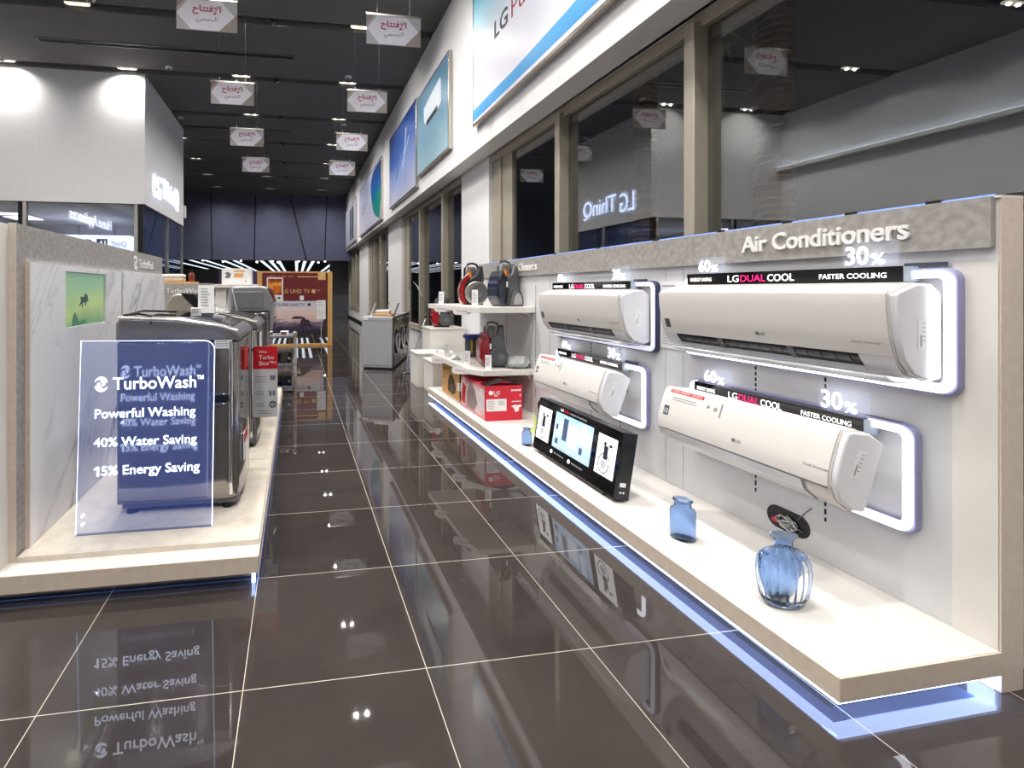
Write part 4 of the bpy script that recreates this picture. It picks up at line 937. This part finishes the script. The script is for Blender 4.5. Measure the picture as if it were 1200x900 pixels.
# ================================================================== LEFT DISPLAY
t = thing('display_platform', 'low white and stone platform under the washing machines on the left', 'display platform', (-.165, 2.115, 0))
part('slab', B(-1.60, -.166, 2.117, 5.60, .055, .128), WHITE, t, bevel=.0015)
part('edge_facing', B(-1.60, -.164, 2.112, 2.117, .055, .126).box(-.166, -.162, 2.115, 5.60, .055, .126), BEIGE, t)
part('deck_tile', B(-1.158, -.168, 2.208, 3.25, .128, .151).box(-1.158, -.168, 3.253, 4.40, .128, .151).box(-1.158, -.168, 4.403, 5.60, .128, .151), TILEB, t, 'pale stone deck tiles')
part('plinth', B(-1.5, -.30, 2.19, 5.5, 0, .055), BLACKG, t)
part('underside_profile', B(-1.6, -.20, 2.14, 2.16, .03, .055), ALU, t)
part('led_strip', B(-.185, -.175, 2.14, 5.55, .034, .050), LEDL, t)
part('led_strip', B(-.192, -.178, 2.135, 2.150, .002, .052), LEDB, t, 'bright short corner strip')
part('led_strip', B(-1.55, -.21, 2.163, 2.185, .044, .053), LEDL, t, 'blue strip under the front edge')
XL = -1.162
t = thing('display_wall', 'concrete look and marble display wall behind the washing machines', 'display wall', (XL, 2.214, 0))
part('frame_panel', B(-1.190, XL, 2.214, 4.43, .128, 1.55), CONC, t, bevel=.001)
part('edge_facing', B(-1.191, XL + .001, 2.211, 2.215, .128, 1.551), BEIGE, t)
part('side_panel', B(-1.215, -1.190, 2.118, 2.212, .130, 1.545), WHITE, t, 'plain white end panel')
mb_ = MB().ring([(2.286, .152), (3.387, .152), (3.387, 1.392), (2.286, 1.392)], [(2.610, 1.079), (3.128, 1.079), (3.128, 1.364), (2.610, 1.364)], XL, XL + .018, 'x')
part('marble_panel', mb_, MARBLE, t, 'white veined marble panel')
part('marble_panel', B(XL, XL + .018, 3.415, 4.428, .152, 1.398), MARBLE, t, 'white veined marble panel', bevel=.001)
part('panel_edge', B(XL, XL + .019, 2.280, 2.2865, .152, 1.393), BEIGE, t)
part('emblem', swirl((XL + .001, 3.72, 1.468), RYp, UZ, .05, .004), WHITELET, t)
part('lettering', text('TurboWash', (XL + .001, 3.80, 1.435), RYp, UZ, .36, .065, .004, .008), WHITELET, t)
t = thing('wall_screen', 'flat screen with a green underwater picture set into the marble wall', 'screen', (XL + .005, 2.612, 1.081))
part('bezel', B(XL, XL + .004, 2.6105, 3.1275, 1.0795, 1.3635), BLACK, t)
sc = part('screen', quad((XL + .005, 2.612, 1.081), RYp, UZ, .512, .280, .0012), MP('screen_green', [(0, (98, 130, 96)), (.35, (142, 160, 108)), (.6, (120, 150, 116)), (1, (100, 140, 120))], axis=2, noise=.8, nscale=1.6, rough=.15, es=.70), t)
part('pictured_animal', poly([(.17, .10), (.20, .13), (.19, .155), (.23, .15), (.25, .175), (.27, .16), (.29, .165), (.28, .14), (.30, .13), (.27, .125), (.26, .10), (.245, .125), (.225, .12), (.215, .09), (.205, .115)], (XL + .0068, 2.612, 1.08), RYp, UZ, .0008), M('screen_dark_teal', (44, 74, 72), .3, emit=(40, 70, 66), es=.4), sc)
part('pictured_rock', poly([(.09, .0), (.10, .05), (.125, .075), (.15, .055), (.17, .02), (.25, .03), (.28, .0)], (XL + .0068, 2.612, 1.08), RYp, UZ, .0008), M('screen_moss', (70, 110, 84), .3, emit=(70, 110, 84), es=.5), sc)
part('standby_light', disc((XL + .0185, 3.09, 1.072), RYp, UZ, .004), LETW, t)
# edge lit acrylic sign
t = thing('acrylic_sign', 'clear edge lit acrylic panel with glowing white washing machine slogans', 'sign', (-.69, 2.366, .152))
ya = 2.366
pl = [(-.995, .152), (-.397, .152), (-.385, .985)] + [(-.430 + .045 * math.cos(a * PI / 12), .985 + .045 * math.sin(a * PI / 12)) for a in range(1, 7)] + [(-.972, 1.037)]
part('panel', MB().prism(pl, ya - .004, ya + .004, 'y'), ACRYL, t, smooth=False)
part('edge_line', MB().tube([(p_[0], ya, p_[1]) for p_ in pl[1:] + pl[:1]], .0022, 6), EDGEL, t)
yt = ya - .0045
part('emblem', swirl((-.885, yt, .838), RX, UZ, .034, .0012), LETACR, t)
part('lettering', text('TurboWash', (-.834, yt, .811), RX, UZ, .366, .056, .001, .006), LETACR, t)
part('trade_mark', text('\u2122', (-.464, yt, .850), RX, UZ, .03, .018, .001), LETACR, t)
part('lettering', text('Powerful Washing', (-.912, yt, .668), RX, UZ, .441, .056, .001, .006), LETACR, t)
part('lettering', text('40% Water Saving', (-.917, yt, .538), RX, UZ, .451, .054, .001, .006), LETACR, t)
one = poly([(.010, 0), (.020, 0), (.020, .044), (.011, .044), (-.001, .036), (-.001, .028), (.010, .033)], (-.914, yt, .4165), RX, UZ, .001)
part('lettering', text('5% Energy Saving', (-.884, yt, .406), RX, UZ, .431, .056, .001, .006), LETACR, t)
part('numeral', one, LETACR, t)
part('base_strip', B(-.995, -.397, ya - .007, ya + .007, .1515, .156), CLEARP, t)
part('rivet', MB().cyl((-.965, ya - .008, .20), .006, .016, 'y', 12), EDGEL, t)
part('rivet', MB().cyl((-.965, ya - .008, .24), .006, .016, 'y', 12), EDGEL, t)

# washing machines: side towards the camera, front towards the aisle
def washer(label, x0, x1, y0, y1, z0, z1f, z1b, console, extra):
    t = thing('top_loader', label, 'washing machine', ((x0 + x1) / 2, (y0 + y1) / 2, z0), 0)
    zs = z1f - .055                                    # seam under the top cover
    def outl(d, front): return [(x0 + d, y0 + d), (x1 - .055, y0 + d), (x1 - .012, y0 + .03), (x1 + front, (y0 + y1) / 2 - .12), (x1 + front, (y0 + y1) / 2 + .12), (x1 - .012, y1 - .03), (x1 - .055, y1 - d), (x0 + d, y1 - d)]
    part('cabinet', MB().prism(outl(0, .004), z0 + .055, zs, 'z'), STEELD, t, bevel=.008)
    part('skirt', MB().prism(outl(.02, -.02), z0 + .028, z0 + .058, 'z'), GREYP, t, bevel=.004)
    part('corner_trim', B(x1 - .058, x1 - .040, y0 - .003, y0 + .012, z0 + .075, zs), CHROME, t, 'bright rounded corner strip', bevel=.004)
    # top cover: side profile drops to the front
    tp = [(x0 - .004, zs + .002), (x1 + .002, zs + .002), (x1 + .006, z1f - .03), (x1 - .02, z1f), (x1 - .10, z1f + .025), (x1 - .30, z1f + .055), (x0 + .12, z1b - .008), (x0 + .02, z1b), (x0 - .004, z1b - .03)]
    part('top_cover', MB().prism(tp, y0 - .005, y1 + .005, 'y'), M('cover_grey_steel', (142, 142, 146), .3, metal=.8, var=.04), t, bevel=.016, seg=3)
    part('cover_trim', MB().tube([(x0 + .01, y0 + .001, z1b - .002), (x0 + .12, y0 + .001, z1b - .008), (x1 - .30, y0 + .001, z1f + .054), (x1 - .10, y0 + .001, z1f + .022), (x1 - .015, y0 + .001, z1f - .004)], .009, 8), SILVER, t)
    ld = [(x1 - .05, z1f + .010), (x1 - .16, z1f + .040), (x0 + .15, z1b - .002), (x0 + .15, z1b + .010), (x1 - .16, z1f + .052), (x1 - .05, z1f + .02)]
    part('lid', MB().prism(ld, y0 + .05, y1 - .05, 'y'), BLACKG, t, 'dark glass lid', bevel=.004)
    for yl in (y0 + .05, y1 - .05):
        part('lid_frame', MB().tube([(x0 + .15, yl, z1b + .004), (x1 - .16, yl, z1f + .05), (x1 - .05, yl, z1f + .016)], .007, 6), CHROME, t)
    # side handle
    ys = y0 - .0006; xh = x0 + .447; zh = z0 + .545
    part('handle_recess', poly(rrect(0, .095, 0, .042, .02, 5), (xh, ys, zh), RX, UZ, .002), BLACK, t)
    o = rrect(-.006, .101, -.006, .048, .026, 5); i_ = rrect(0, .095, 0, .042, .02, 5)
    part('handle_rim', MB().ring([(xh + a, zh + b_) for a, b_ in o], [(xh + a, zh + b_) for a, b_ in i_], ys - .004, ys + .001, 'y'), CHROME, t)
    part('side_label', quad((xh + .02, ys - .0004, z0 + .822), RX, UZ, .085, .05, .0008).join(MB()), PAPER, t)
    part('side_print', lines((xh + .025, ys - .0016, z0 + .855), RX, UZ, .07, 3, .012, .005), PRINT, t)
    for fx in (x0 + .06, x1 - .07):
        for fy in (y0 + .05, y1 - .05): part('foot', MB().cyl((fx, fy, z0), .028, .034, 'z', 14, r2=.022), BLACK, t)
    if console:
        cp = [(x0 + .0, z1b - .02), (x0 + .01, z1b + .06), (x0 + .045, z1b + .115), (x0 + .075, z1b + .130), (x0 + .12, z1b + .128), (x0 + .235, z1b + .0), (x0 + .24, z1b - .02)]
        c_ = part('console', MB().prism(cp, y0 + .02, y1 - .02, 'y'), M('console_beige_steel', (176, 168, 154), .35, metal=.6, var=.04), t, bevel=.018, seg=3)
        n_ = Vector((.115, 0, .065)).normalized()
        part('control_panel', MB().prism([(x0 + .105, z1b + .134), (x0 + .20, z1b + .126), (x0 + .262, z1b + .02), (x0 + .225, z1b + .003)], y0 + .010, y1 - .04, 'y'), BLACKG, c_, bevel=.003)
        part('dial', MB().cyl((0, 0, 0), .022, .02, 'z', 16).xf(Matrix.Translation((x0 + .228, y0 + .14, z1b + .072)) @ n_.to_track_quat('Z', 'Y').to_matrix().to_4x4()), CHROME, c_)
    for nm, mb, m, lb in extra: part(nm, mb, m, t, lb)
    return t
xf_ = -.2735
def stk(y, z, w_, h_): return quad((xf_ + .002, y, z), RYp, UZ, w_, h_, .001)
washer('grey stainless top loading washing machine in front on the platform, behind the acrylic panel', -.878, -.283, 2.53, 3.12, .151, 1.065, 1.135, False,
       [('front_sticker', B(-.283, -.277, 2.64, 2.80, .36, .50), PAPER, 'white front sticker'), ('sticker_band', B(-.2775, -.2755, 2.64, 2.80, .455, .50), RED, 'red band'),
        ('front_sticker', B(-.283, -.277, 2.66, 2.86, .84, .95), RED, 'red front sticker'),
        ('power_cord', MB().tube([(-.86, 2.58, 1.142), (-.78, 2.555, 1.150), (-.72, 2.54, 1.140), (-.715, 2.523, 1.10)], .006, 8).tube([(-.86, 2.58, 1.142), (-.80, 2.70, 1.16), (-.66, 2.80, 1.15)], .006, 8), BLACK, 'black power cord')])
washer('second stainless top loading washing machine with a raised rear console', -.905, -.268, 3.49, 4.08, .151, 1.045, 1.115, True,
       [('front_sticker', B(-.268, -.262, 3.56, 3.72, .74, .96), PAPER, 'white front sticker'), ('lower_sticker', B(-.268, -.262, 3.60, 3.75, .30, .42), M('gold_print', (206, 180, 120), .5), None)])
# third machine: taller hood
t = thing('top_loader', 'third grey washing machine with a tall curved hood, farthest on the platform', 'washing machine', (-.55, 4.60, .151))
part('cabinet', B(-.88, -.235, 4.30, 4.90, .19, 1.08), STEELD, t, bevel=.02)
hp = [(-.565, 1.08), (-.565, 1.27), (-.545, 1.30), (-.30, 1.305), (-.255, 1.285), (-.205, 1.18), (-.195, 1.10), (-.205, .92), (-.24, .90), (-.24, 1.08)]
hd = part('hood', MB().prism(hp, 4.30, 4.90, 'y'), M('hood_grey', (150, 151, 152), .35, metal=.6), t, 'tall grey control hood', bevel=.012)
part('hood_panel', B(-.545, -.29, 4.292, 4.302, 1.11, 1.255), M('hood_panel_grey', (126, 128, 130), .4, metal=.5), hd, bevel=.004)
part('hood_front', MB().prism([(-.262, 1.283), (-.212, 1.18), (-.202, 1.10), (-.212, .92), (-.205, .92), (-.194, 1.10), (-.204, 1.183), (-.255, 1.288)], 4.31, 4.89, 'y'), M('hood_blue_black', (40, 46, 66), .12, coat=.5), hd)
part('top_plate', B(-.88, -.565, 4.31, 4.89, 1.08, 1.095), SILVER, t, bevel=.004)
for fx in (-.82, -.30):
    for fy in (4.36, 4.84): part('foot', MB().cyl((fx, fy, .151), .028, .04, 'z', 12), BLACK, t)
# cards and placard on the machines
def acard(lab, x, y, z, rot, w_, h_):
    t = thing('price_card', lab, 'price card', (x, y, z), rot)
    part('sheet', MB().prism([(-.02, 0), (.012, h_), (.015, h_), (-.015, 0)], -w_ / 2, w_ / 2, 'y'), PAPER, t, local=True)
    part('wing', MB().prism([(.060, 0), (.015, h_), (.012, h_), (.055, 0)], -w_ / 2, w_ / 2, 'y'), PAPER, t, local=True)
    R_ = Vector((.032, 0, h_)).normalized()
    part('print', lines((-.021 + .032 * .85, w_ * .35, h_ * .85), RYm, tuple(R_), w_ * .6, 7, h_ * .1, .004, .0012), PRINT, t, local=True)
    return t
acard('white standing price card on the front washing machine', -.50, 2.80, 1.142, PI / 2 + .25, .085, .155)
t = thing('price_card', 'small white block at the foot of the price card on the front washer', 'price card', (-.535, 2.74, 1.128), .2)
part('block', B(-.035, .02, -.02, .02, .0, .045), PAPER, t, local=True, bevel=.002)
part('print', lines((-.03, -.0215, .036), RX, UZ, .04, 3, .01, .003), PRINT, t, local=True)
t = acard('white card seen edge on, standing on the second washing machine', -.50, 3.72, 1.114, .12, .10, .20)
t = thing('info_placard', 'red and white Turbo Shot placard standing out from the front washing machine', 'placard', (-.272, 3.10, .47))
part('card', MB().prism([(-.272 + a, .468 + b_) for a, b_ in rrect(0, .153, 0, .447, .012, 3)], 3.098, 3.101, 'y'), M('placard_white', (206, 206, 210), .4), t)
part('header', poly([(0, 0), (.153, 0), (.153, .133), (.143, .143), (.010, .143), (0, .133)], (-.272, 3.0975, .772), RX, UZ, .001), RED, t, 'red header')
for s_, z, w_, h_ in (('What', .872, .05, .016), ('Turbo', .832, .092, .026), ('Shot\u2122?', .795, .105, .026)):
    part('lettering', text(s_, (-.235, 3.096, z), RX, UZ, w_, h_, .0006), PAPER, t)
for zl, nl, xl, wl in ((.72, 3, -.262, .075), (.625, 2, -.262, .075), (.55, 2, -.262, .075), (.505, 2, -.24, .09)):
    part('print', lines((xl, 3.0975, zl), RX, UZ, wl, nl, .016, .0055), PRINT, t)
ic = poly([(0, 0), (.026, 0), (.032, .03), (-.006, .03)], (-.162, 3.0975, .70), RX, UZ, .001).join(poly([(0, 0), (.012, .005), (.010, .035), (-.006, .03)], (-.168, 3.0975, .60), RX, UZ, .001)).join(poly([(.018, .005), (.03, 0), (.036, .03), (.020, .035)], (-.168, 3.0975, .60), RX, UZ, .001))
part('icon', ic, M('icon_blue_grey', (112, 122, 146), .5), t)
o_ = [(.022 * math.cos(k * PI / 10), .022 * math.sin(k * PI / 10)) for k in range(20)]
gl = MB().ring([(-.150 + a, .547 + b_) for a, b_ in o_], [(-.150 + a * .8, .547 + b_ * .8) for a, b_ in o_], 3.096, 3.098, 'y').box(-.172, -.128, 3.096, 3.098, .555, .558).box(-.172, -.128, 3.096, 3.098, .536, .539).box(-.158, -.155, 3.096, 3.098, .526, .568).box(-.145, -.142, 3.096, 3.098, .526, .568)
part('globe_icon', gl, DARKPR, t)
part('clip_arm', B(-.285, -.255, 3.102, 3.112, .88, .90), GREYP, t)

# second low display wall at the end of the platform with towels
t = thing('display_wall', 'low grey display wall with white lettering at the end of the washing machine platform', 'display wall', (-1.2, 5.75, 0))
part('panel', B(-1.62, -.97, 5.72, 5.95, 0, 1.345), CONC, t, bevel=.002)
part('lettering', text('TurboWash', (-1.46, 5.719, 1.235), RX, UZ, .40, .055, .006, .004), WHITELET, t)
part('emblem', swirl((-1.51, 5.719, 1.262), RX, UZ, .032, .004), WHITELET, t)
t = thing('wooden_tray', 'pale wooden board on the low grey display wall', 'tray', (-1.40, 5.83, 1.345))
part('board', B(-.17, .26, -.09, .09, 0, .018), WOOD, t, local=True, bevel=.003)
part('foot', B(-.15, -.12, -.08, .08, -.0, .004).box(.20, .23, -.08, .08, 0, .004), WOOD, t, local=True)
towels('towel_stack', 'folded cream towels on the wooden board behind the washing machines', thing, (-1.42, 5.83, 1.363), (.13, .075), (TOWB, TOW))
t = thing('pump_bottle', 'small amber bottle with a black cap beside the cream towels', 'bottle', (-1.20, 5.81, 1.363))
part('vessel', MB().lathe([(0, 0), (.030, 0), (.033, .006), (.033, .085), (.026, .10), (.013, .108), (.013, .115), (0, .115)], 20, cap=False), M('amber_glass', (122, 52, 26), .15, coat=.4), t, local=True)
part('cap', MB().lathe([(0, .113), (.016, .113), (.016, .13), (.006, .132), (.005, .17), (0, .172)], 14, cap=False), BLACK, t, local=True)
# white counter and carton
t = thing('display_counter', 'white counter with an overhanging top behind the washing machines', 'counter', (-.85, 7.2, 0))
part('column', B(-1.13, -.98, 7.0, 7.5, 0, 1.30), WHITE, t, bevel=.003)
part('body', B(-.98, -.58, 7.1, 7.5, 0, 1.30), WALLP, t)
part('top', B(-1.19, -.56, 6.94, 7.56, 1.30, 1.35), WHITE, t, bevel=.004)
t = thing('carton', 'white printed carton on the white counter', 'box', (-.80, 7.25, 1.35))
part('box', B(-1.06, -.65, 7.12, 7.38, 1.35, 1.58), PAPER, t, bevel=.002)
part('print', quad((-.89, 7.119, 1.45), RX, UZ, .13, .06, .001).join(quad((-.90, 7.119, 1.53), RX, UZ, .16, .02, .001)), M('orange_print', (222, 160, 90), .5), t)
part('pictured_goods', poly([(0, 0), (.03, .05), (.0, .07), (.05, .09), (.09, .06), (.07, .0)], (-1.02, 7.119, 1.44), RX, UZ, .001), GREYP, t)
part('caption', text('GIFT'[0:0] or '%', (-.74, 7.119, 1.38), RX, UZ, .03, .03, .001), RED, t)

# rack of dark appliances at the platform end
t = thing('appliance_rack', 'grey open rack of dark appliances standing at the end of the platform', 'rack', (-.14, 6.2, 0))
for x in (-.46, -.02):
    for y in (6.02, 6.42): part('post', MB().cyl((x, y, 0), .022, .72, 'z', 12), SILVER if x > -.1 else GREYP, t)
for z in (.06, .34, .68): part('shelf', B(-.48, .0, 6.0, 6.44, z, z + .022), GREYP, t, bevel=.002)
for k, (z0, z1) in enumerate(((.085, .22), (.365, .50))):
    a_ = thing('compact_appliance', 'dark compact appliance on the %s shelf of the grey rack' % ('bottom', 'middle')[k], 'appliance', (-.25, 6.22, z0 - .003))
    part('case', B(-.44, -.06, 6.04, 6.40, z0 - .003, z1), M('appliance_dark', (42, 44, 46), .35), a_, bevel=.008)
    part('front', B(-.43, -.07, 6.035, 6.042, z0 + .01, z1 - .015), BLACKG, a_)
    part('knob', MB().cyl((-.09, 6.02, z0 + .06), .016, .02, 'y', 14), CHROME, a_)
    part('label', quad((-.40, 6.0345, z0 + .03), RX, UZ, .07, .05, .001), PAPER, a_)
for x, c_, lab in ((-.42, 'brown_red_print', 'brown and white pack lying on top of the rack at left'), (-.16, 'brown_red_print', 'brown and white pack lying on top of the rack at right')):
    a_ = thing('product_pack', lab, 'box', (x, 6.15, .702))
    part('pack', B(-.04, .06, -.06, .06, 0, .05), PAPER, a_, local=True, bevel=.004)
    part('picture', quad((-.035, -.061, .01), RX, UZ, .07, .035, .001), M('brown_red_print', (120, 60, 50), .5), a_, local=True)
for k, x in enumerate((-.02,)):
    part('knob', MB().ell((x, 6.02, .735), (.03, .03, .03)), SILVER, t)
# big pine framed board with two television posters
t = thing('poster_board', 'large pine framed board with a maroon poster above a rocky shore poster', 'poster board', (-.05, 10.97, 0))
for x in (-.87, .70): part('post', B(x, x + .105, 10.97, 11.06, 0, 1.69), WOOD, t, bevel=.002)
part('rail', B(-.765, .70, 10.98, 11.05, 1.64, 1.69), WOOD, t)
part('rail', B(-.765, .70, 10.98, 11.05, .0, .05), WOOD, t)
up = part('upper_poster', B(-.75, .68, 10.955, 10.975, 1.035, 1.655), M('maroon_poster', (112, 36, 42), .45, var=.03), t, 'maroon poster')
def pb(name, mb, m, par, lab=None): return part(name, mb, m, par, lab)
GOLD = M('gold_lettering', (222, 182, 120), .5)
pb('lettering', text('LG UHD TV', (-.05 - .27, 10.954, 1.20), RX, UZ, .62, .085, .003, .008), GOLD, up)
pb('badge', quad((.34, 10.954, 1.20), RX, UZ, .075, .08, .003).join(text('ThinQ', (.43, 10.954, 1.24), RX, UZ, .10, .04, .003)), GOLD, up)
pb('small_print', text('NANO CELL    4K    DOLBY    WEB OS', (-.62, 10.954, 1.555), RX, UZ, .55, .035, .003).join(lines((.02, 10.954, 1.56), RX, UZ, .5, 1, .02, .02, .003, .0)), GOLD, up)
pp = pb('inset_picture', quad((-.66, 10.953, 1.02), RX, UZ, .36, .53, .003), PAPER, up)
pb('picture', quad((-.635, 10.949, 1.16), RX, UZ, .31, .36, .002), MP('flame_print', [(0, (90, 24, 14)), (.4, (220, 120, 40)), (.6, (236, 170, 70)), (1, (150, 40, 20))], axis=2, noise=1.3, nscale=3), pp)
pb('picture_caption', quad((-.42, 10.949, 1.07), RX, UZ, .06, .04, .002), DARKPR, pp)
pb('sticker', quad((.48, 10.953, 1.50), RX, UZ, .17, .17, .003), GOLD, up)
pb('code_card', quad((.07, 10.953, 1.04), RX, UZ, .09, .10, .003), PAPER, up)
lo = part('lower_poster', B(-.75, .60, 10.955, 10.975, .27, 1.02), MP('shore_print', [(0, (44, 34, 52)), (.18, (60, 52, 74)), (.34, (120, 106, 126)), (.42, (216, 186, 180)), (.62, (230, 200, 186)), (.8, (222, 210, 214)), (1, (204, 204, 216))], axis=2, noise=.5, nscale=6, warp=(1, 1, 3.5), detail=9), t, 'pale sky and rocky shore poster')
pb('lettering', text('SUPER UHD TV', (-.42, 10.954, .905), RX, UZ, .60, .065, .003, .0), DARKPR, lo)
pb('badge', quad((.25, 10.954, .905), RX, UZ, .06, .065, .003), DARKPR, lo)
pb('pictured_rocks', poly([(0, 0), (.02, .12), (.06, .2), (.12, .22), (.16, .16), (.2, .18), (.24, .1), (.3, .02)], (.06, 10.954, .43), RX, UZ, .003).join(poly([(0, 0), (.05, .05), (.12, .06), (.24, .05), (.3, .02), (.2, .0)], (-.12, 10.954, .62), RX, UZ, .003)), M('rock_print', (62, 46, 54), .5), lo)
t = thing('price_stand', 'thin stand holding a white price sheet in front of the rocky shore poster', 'price stand', (.47, 9.4, 0))
part('sheet', B(.39, .56, 9.39, 9.396, .70, 1.07), PAPER, t)
part('print', lines((.41, 9.389, 1.02), RX, UZ, .10, 2, .05, .012).join(quad((.42, 9.389, .86), RX, UZ, .02, .03)).join(lines((.41, 9.389, .83), RX, UZ, .12, 3, .035, .006)), M('rose_print', (196, 160, 176), .5), t)
part('pole', MB().cyl((.47, 9.40, .01), .008, .72, 'z', 8), CHROME, t)
part('foot', MB().tube([(.36, 9.30, .006), (.47, 9.40, .02), (.60, 9.32, .006)], .006, 6).tube([(.47, 9.40, .02), (.46, 9.55, .006)], .006, 6), CHROME, t)

# ================================================================== FAR HALL
k = 0
for x in (-6.3, -5.3, -4.6, -3.7, -3.15, -1.8, -1.35, -.92, 0, .43, .86, 2.0, 2.5):
    t = thing('strip_lamp', 'white strip lamp on the low ceiling of the far hall', 'ceiling light', (x, 30, 2.80), group='strip lamps of the far hall')
    part('housing', B(x - .11, x + .11, 24.9, 41.0, 2.785, 2.818), GREYP, t)
    part('diffuser', B(x - .085, x + .085, 25.0, 40.9, 2.77, 2.786), STRIPL, t)
for x, y in ((-4.0, 21.6), (-2.4, 21.6), (-1.05, 21.6), (.1, 21.6), (1.25, 21.6), (-3.3, 22.6), (-1.8, 22.6), (-.85, 22.6), (1.0, 22.6)):
    t = thing('track_spot', 'small bright spot lamp under the far bulkhead', 'ceiling light', (x, y, 2.6), group='spot lamps of the far hall')
    part('stem', MB().cyl((x, y, 2.66), .012, .17, 'z', 8), BLACK, t)
    part('head', MB().cyl((x, y, 2.55), .045, .12, 'z', 14), WHITE, t)
    part('lens', MB().ell((x, y - .03, 2.55), (.045, .04, .03)), LAMPL, t)
t = thing('television', 'large dark television on a pale stand in the far hall left of the board', 'television', (-3.9, 19.0, 0))
part('screen', B(-4.6, -2.75, 19.0, 19.06, 1.05, 2.05), BLACKG, t, bevel=.006)
part('bezel', B(-4.62, -2.73, 19.02, 19.08, 1.03, 2.07), BLACK, t)
part('stand', B(-4.4, -2.95, 19.08, 19.5, 0, 1.4), WALLP, t)
t = thing('room_divider', 'tall pale display panel in the far hall by the tower glass', 'panel', (-5.5, 20, 0))
part('panel', B(-6.2, -4.75, 20, 20.1, 0, 2.1), WALLP, t)
part('base', B(-6.25, -4.70, 19.9, 20.2, 0, .12), GREYP, t)
t = thing('room_divider', 'purple and dark stripe panel behind the white counter', 'panel', (-1.4, 12.6, 0))
part('panel', B(-1.95, -.95, 12.6, 12.7, 0, 1.75), M('purple_panel', (72, 58, 92), .4), t)
part('shelf', B(-1.9, -1.0, 12.45, 12.6, .9, .95).box(-1.9, -1.0, 12.45, 12.6, 1.3, 1.34), GREYP, t)
# ================================================================== OUTSIDE
BARK = M('palm_bark', (104, 72, 50), .9, var=.5, scale=9)
FROND = M('palm_frond', (52, 84, 44), .7, var=.2)
random.seed(11)
for (x, y, h, lab) in ((6.1, 5.35, 8.2, 'brown palm trunk outside the nearest window'), (6.6, 8.3, 7.8, 'brown palm trunk outside the second window')):
    t = thing('palm_tree', lab, 'palm tree', (x, y, -.02))
    pr = [(0, 0)]
    for q in range(90):
        z = q * h / 90; pr += [(.23 - .03 * q / 90, z), (.205 - .03 * q / 90, z + h / 97)]
    pr += [(0, h)]
    part('trunk', MB().lathe(pr, 18, mod=lambda a, z: 1 + .06 * math.sin(7 * a + z * 31) + .04 * math.sin(11 * a - z * 17), cap=False), BARK, t, local=True)
    for q in range(11):
        a = 2 * PI * q / 11 + random.random() * .3; pts = []; mbf = MB()
        for s_ in range(9):
            r_ = .16 * s_; pts.append(Vector((r_ * math.cos(a), r_ * math.sin(a), h + .55 * s_ / 3 - .055 * s_ * s_)))
        mbf.tube([tuple(p_) for p_ in pts], .018, 5)
        for s_ in range(1, 9):
            for sd_ in (-1, 1):
                d_ = Vector((-math.sin(a), math.cos(a), 0)) * sd_ * .42 + Vector((math.cos(a), math.sin(a), 0)) * .2 + Vector((0, 0, -.22))
                p_ = pts[s_]; e_ = Vector((math.cos(a), math.sin(a), 0)) * .05
                mbf.add([tuple(p_ - e_), tuple(p_ + e_), tuple(p_ + d_)], [(0, 1, 2)])
        part('frond', mbf, FROND, t, local=True)
    g = thing('ground_spot', 'small ground spot lamp at the foot of the %s' % lab, 'lamp', (x - .7, y - .5, -.02))
    part('housing', MB().cyl((0, 0, 0), .07, .10, 'z', 14), BLACK, g, local=True)
    part('lens', MB().cyl((0, 0, .10), .055, .008, 'z', 14), LAMPG, g, local=True)
    lamp('uplight', 'SPOT', (0, 0, .16), 380, g, aim((0, 0, 0), (.7, .5, 3.0)), .05, (1, .85, .65), 60)

# ================================================================== ADDED SPOTS on the ceiling rows, brightening displays, piers and fascia
ad = None
SPOTS = [((.75, ROWS[1], CEIL), (2.0, 1.3, .7)), ((.75, ROWS[2], CEIL), (2.0, 2.2, .6)), ((.75, ROWS[3], CEIL), (2.0, 3.4, .6)), ((.75, ROWS[4], CEIL), (2.0, 5.0, .7)),
         ((-.4, ROWS[2], CEIL), (2.2, 3.2, 4.0)), ((-.15, ROWS[4], CEIL), (2.2, 6.4, 3.9)), ((-.4, ROWS[5], CEIL), (2.2, 9.0, 3.8)), ((-.4, ROWS[7], CEIL), (2.2, 13.0, 3.6)), ((-.4, ROWS[9], CEIL), (2.2, 17.0, 3.6)), ((-.4, ROWS[10], CEIL), (2.2, 19.5, 3.6)),
         ((-.4, ROWS[4] + .02, CEIL), (2.4, 6.3, 1.5)), ((-.4, ROWS[6], CEIL), (2.4, 11.7, 1.5)), ((-.4, ROWS[8], CEIL), (2.4, 17.3, 1.5)), ((.55, ROWS[3] + .01, CEIL), (-1.15, 3.0, .9)), ((-.6, ROWS[3], CEIL), (-1.1, 2.7, .8)), ((-.6, ROWS[4], CEIL), (-1.0, 4.0, .8))]
for i, (p_, to) in enumerate(SPOTS):
    t = thing('added_spot', 'added small black accent lamp in a ceiling slot', 'ceiling light', (p_[0], p_[1], CEIL), group='added ceiling accent lamps')
    e_ = aim(p_, to); R_ = e_.to_matrix().to_4x4()
    part('head', MB().cyl((0, 0, -.06), .045, .12, 'z', 16).xf(Matrix.Translation((0, 0, .02)) @ R_), BLACK, t, local=True)
    part('lens', MB().cyl((0, 0, -.063), .036, .004, 'z', 16).xf(Matrix.Translation((0, 0, .02)) @ R_), LAMPG, t, local=True)
    part('stem', MB().cyl((0, 0, .02), .012, .28, 'z', 8), BLACK, t, local=True)
    d_ = (Vector(to) - Vector(p_)).normalized()
    lamp('spot_beam', 'SPOT', tuple(d_ * .10 + Vector((0, 0, .02))), ACCENT_W, t, e_, .04, spot=62, blend=.8)
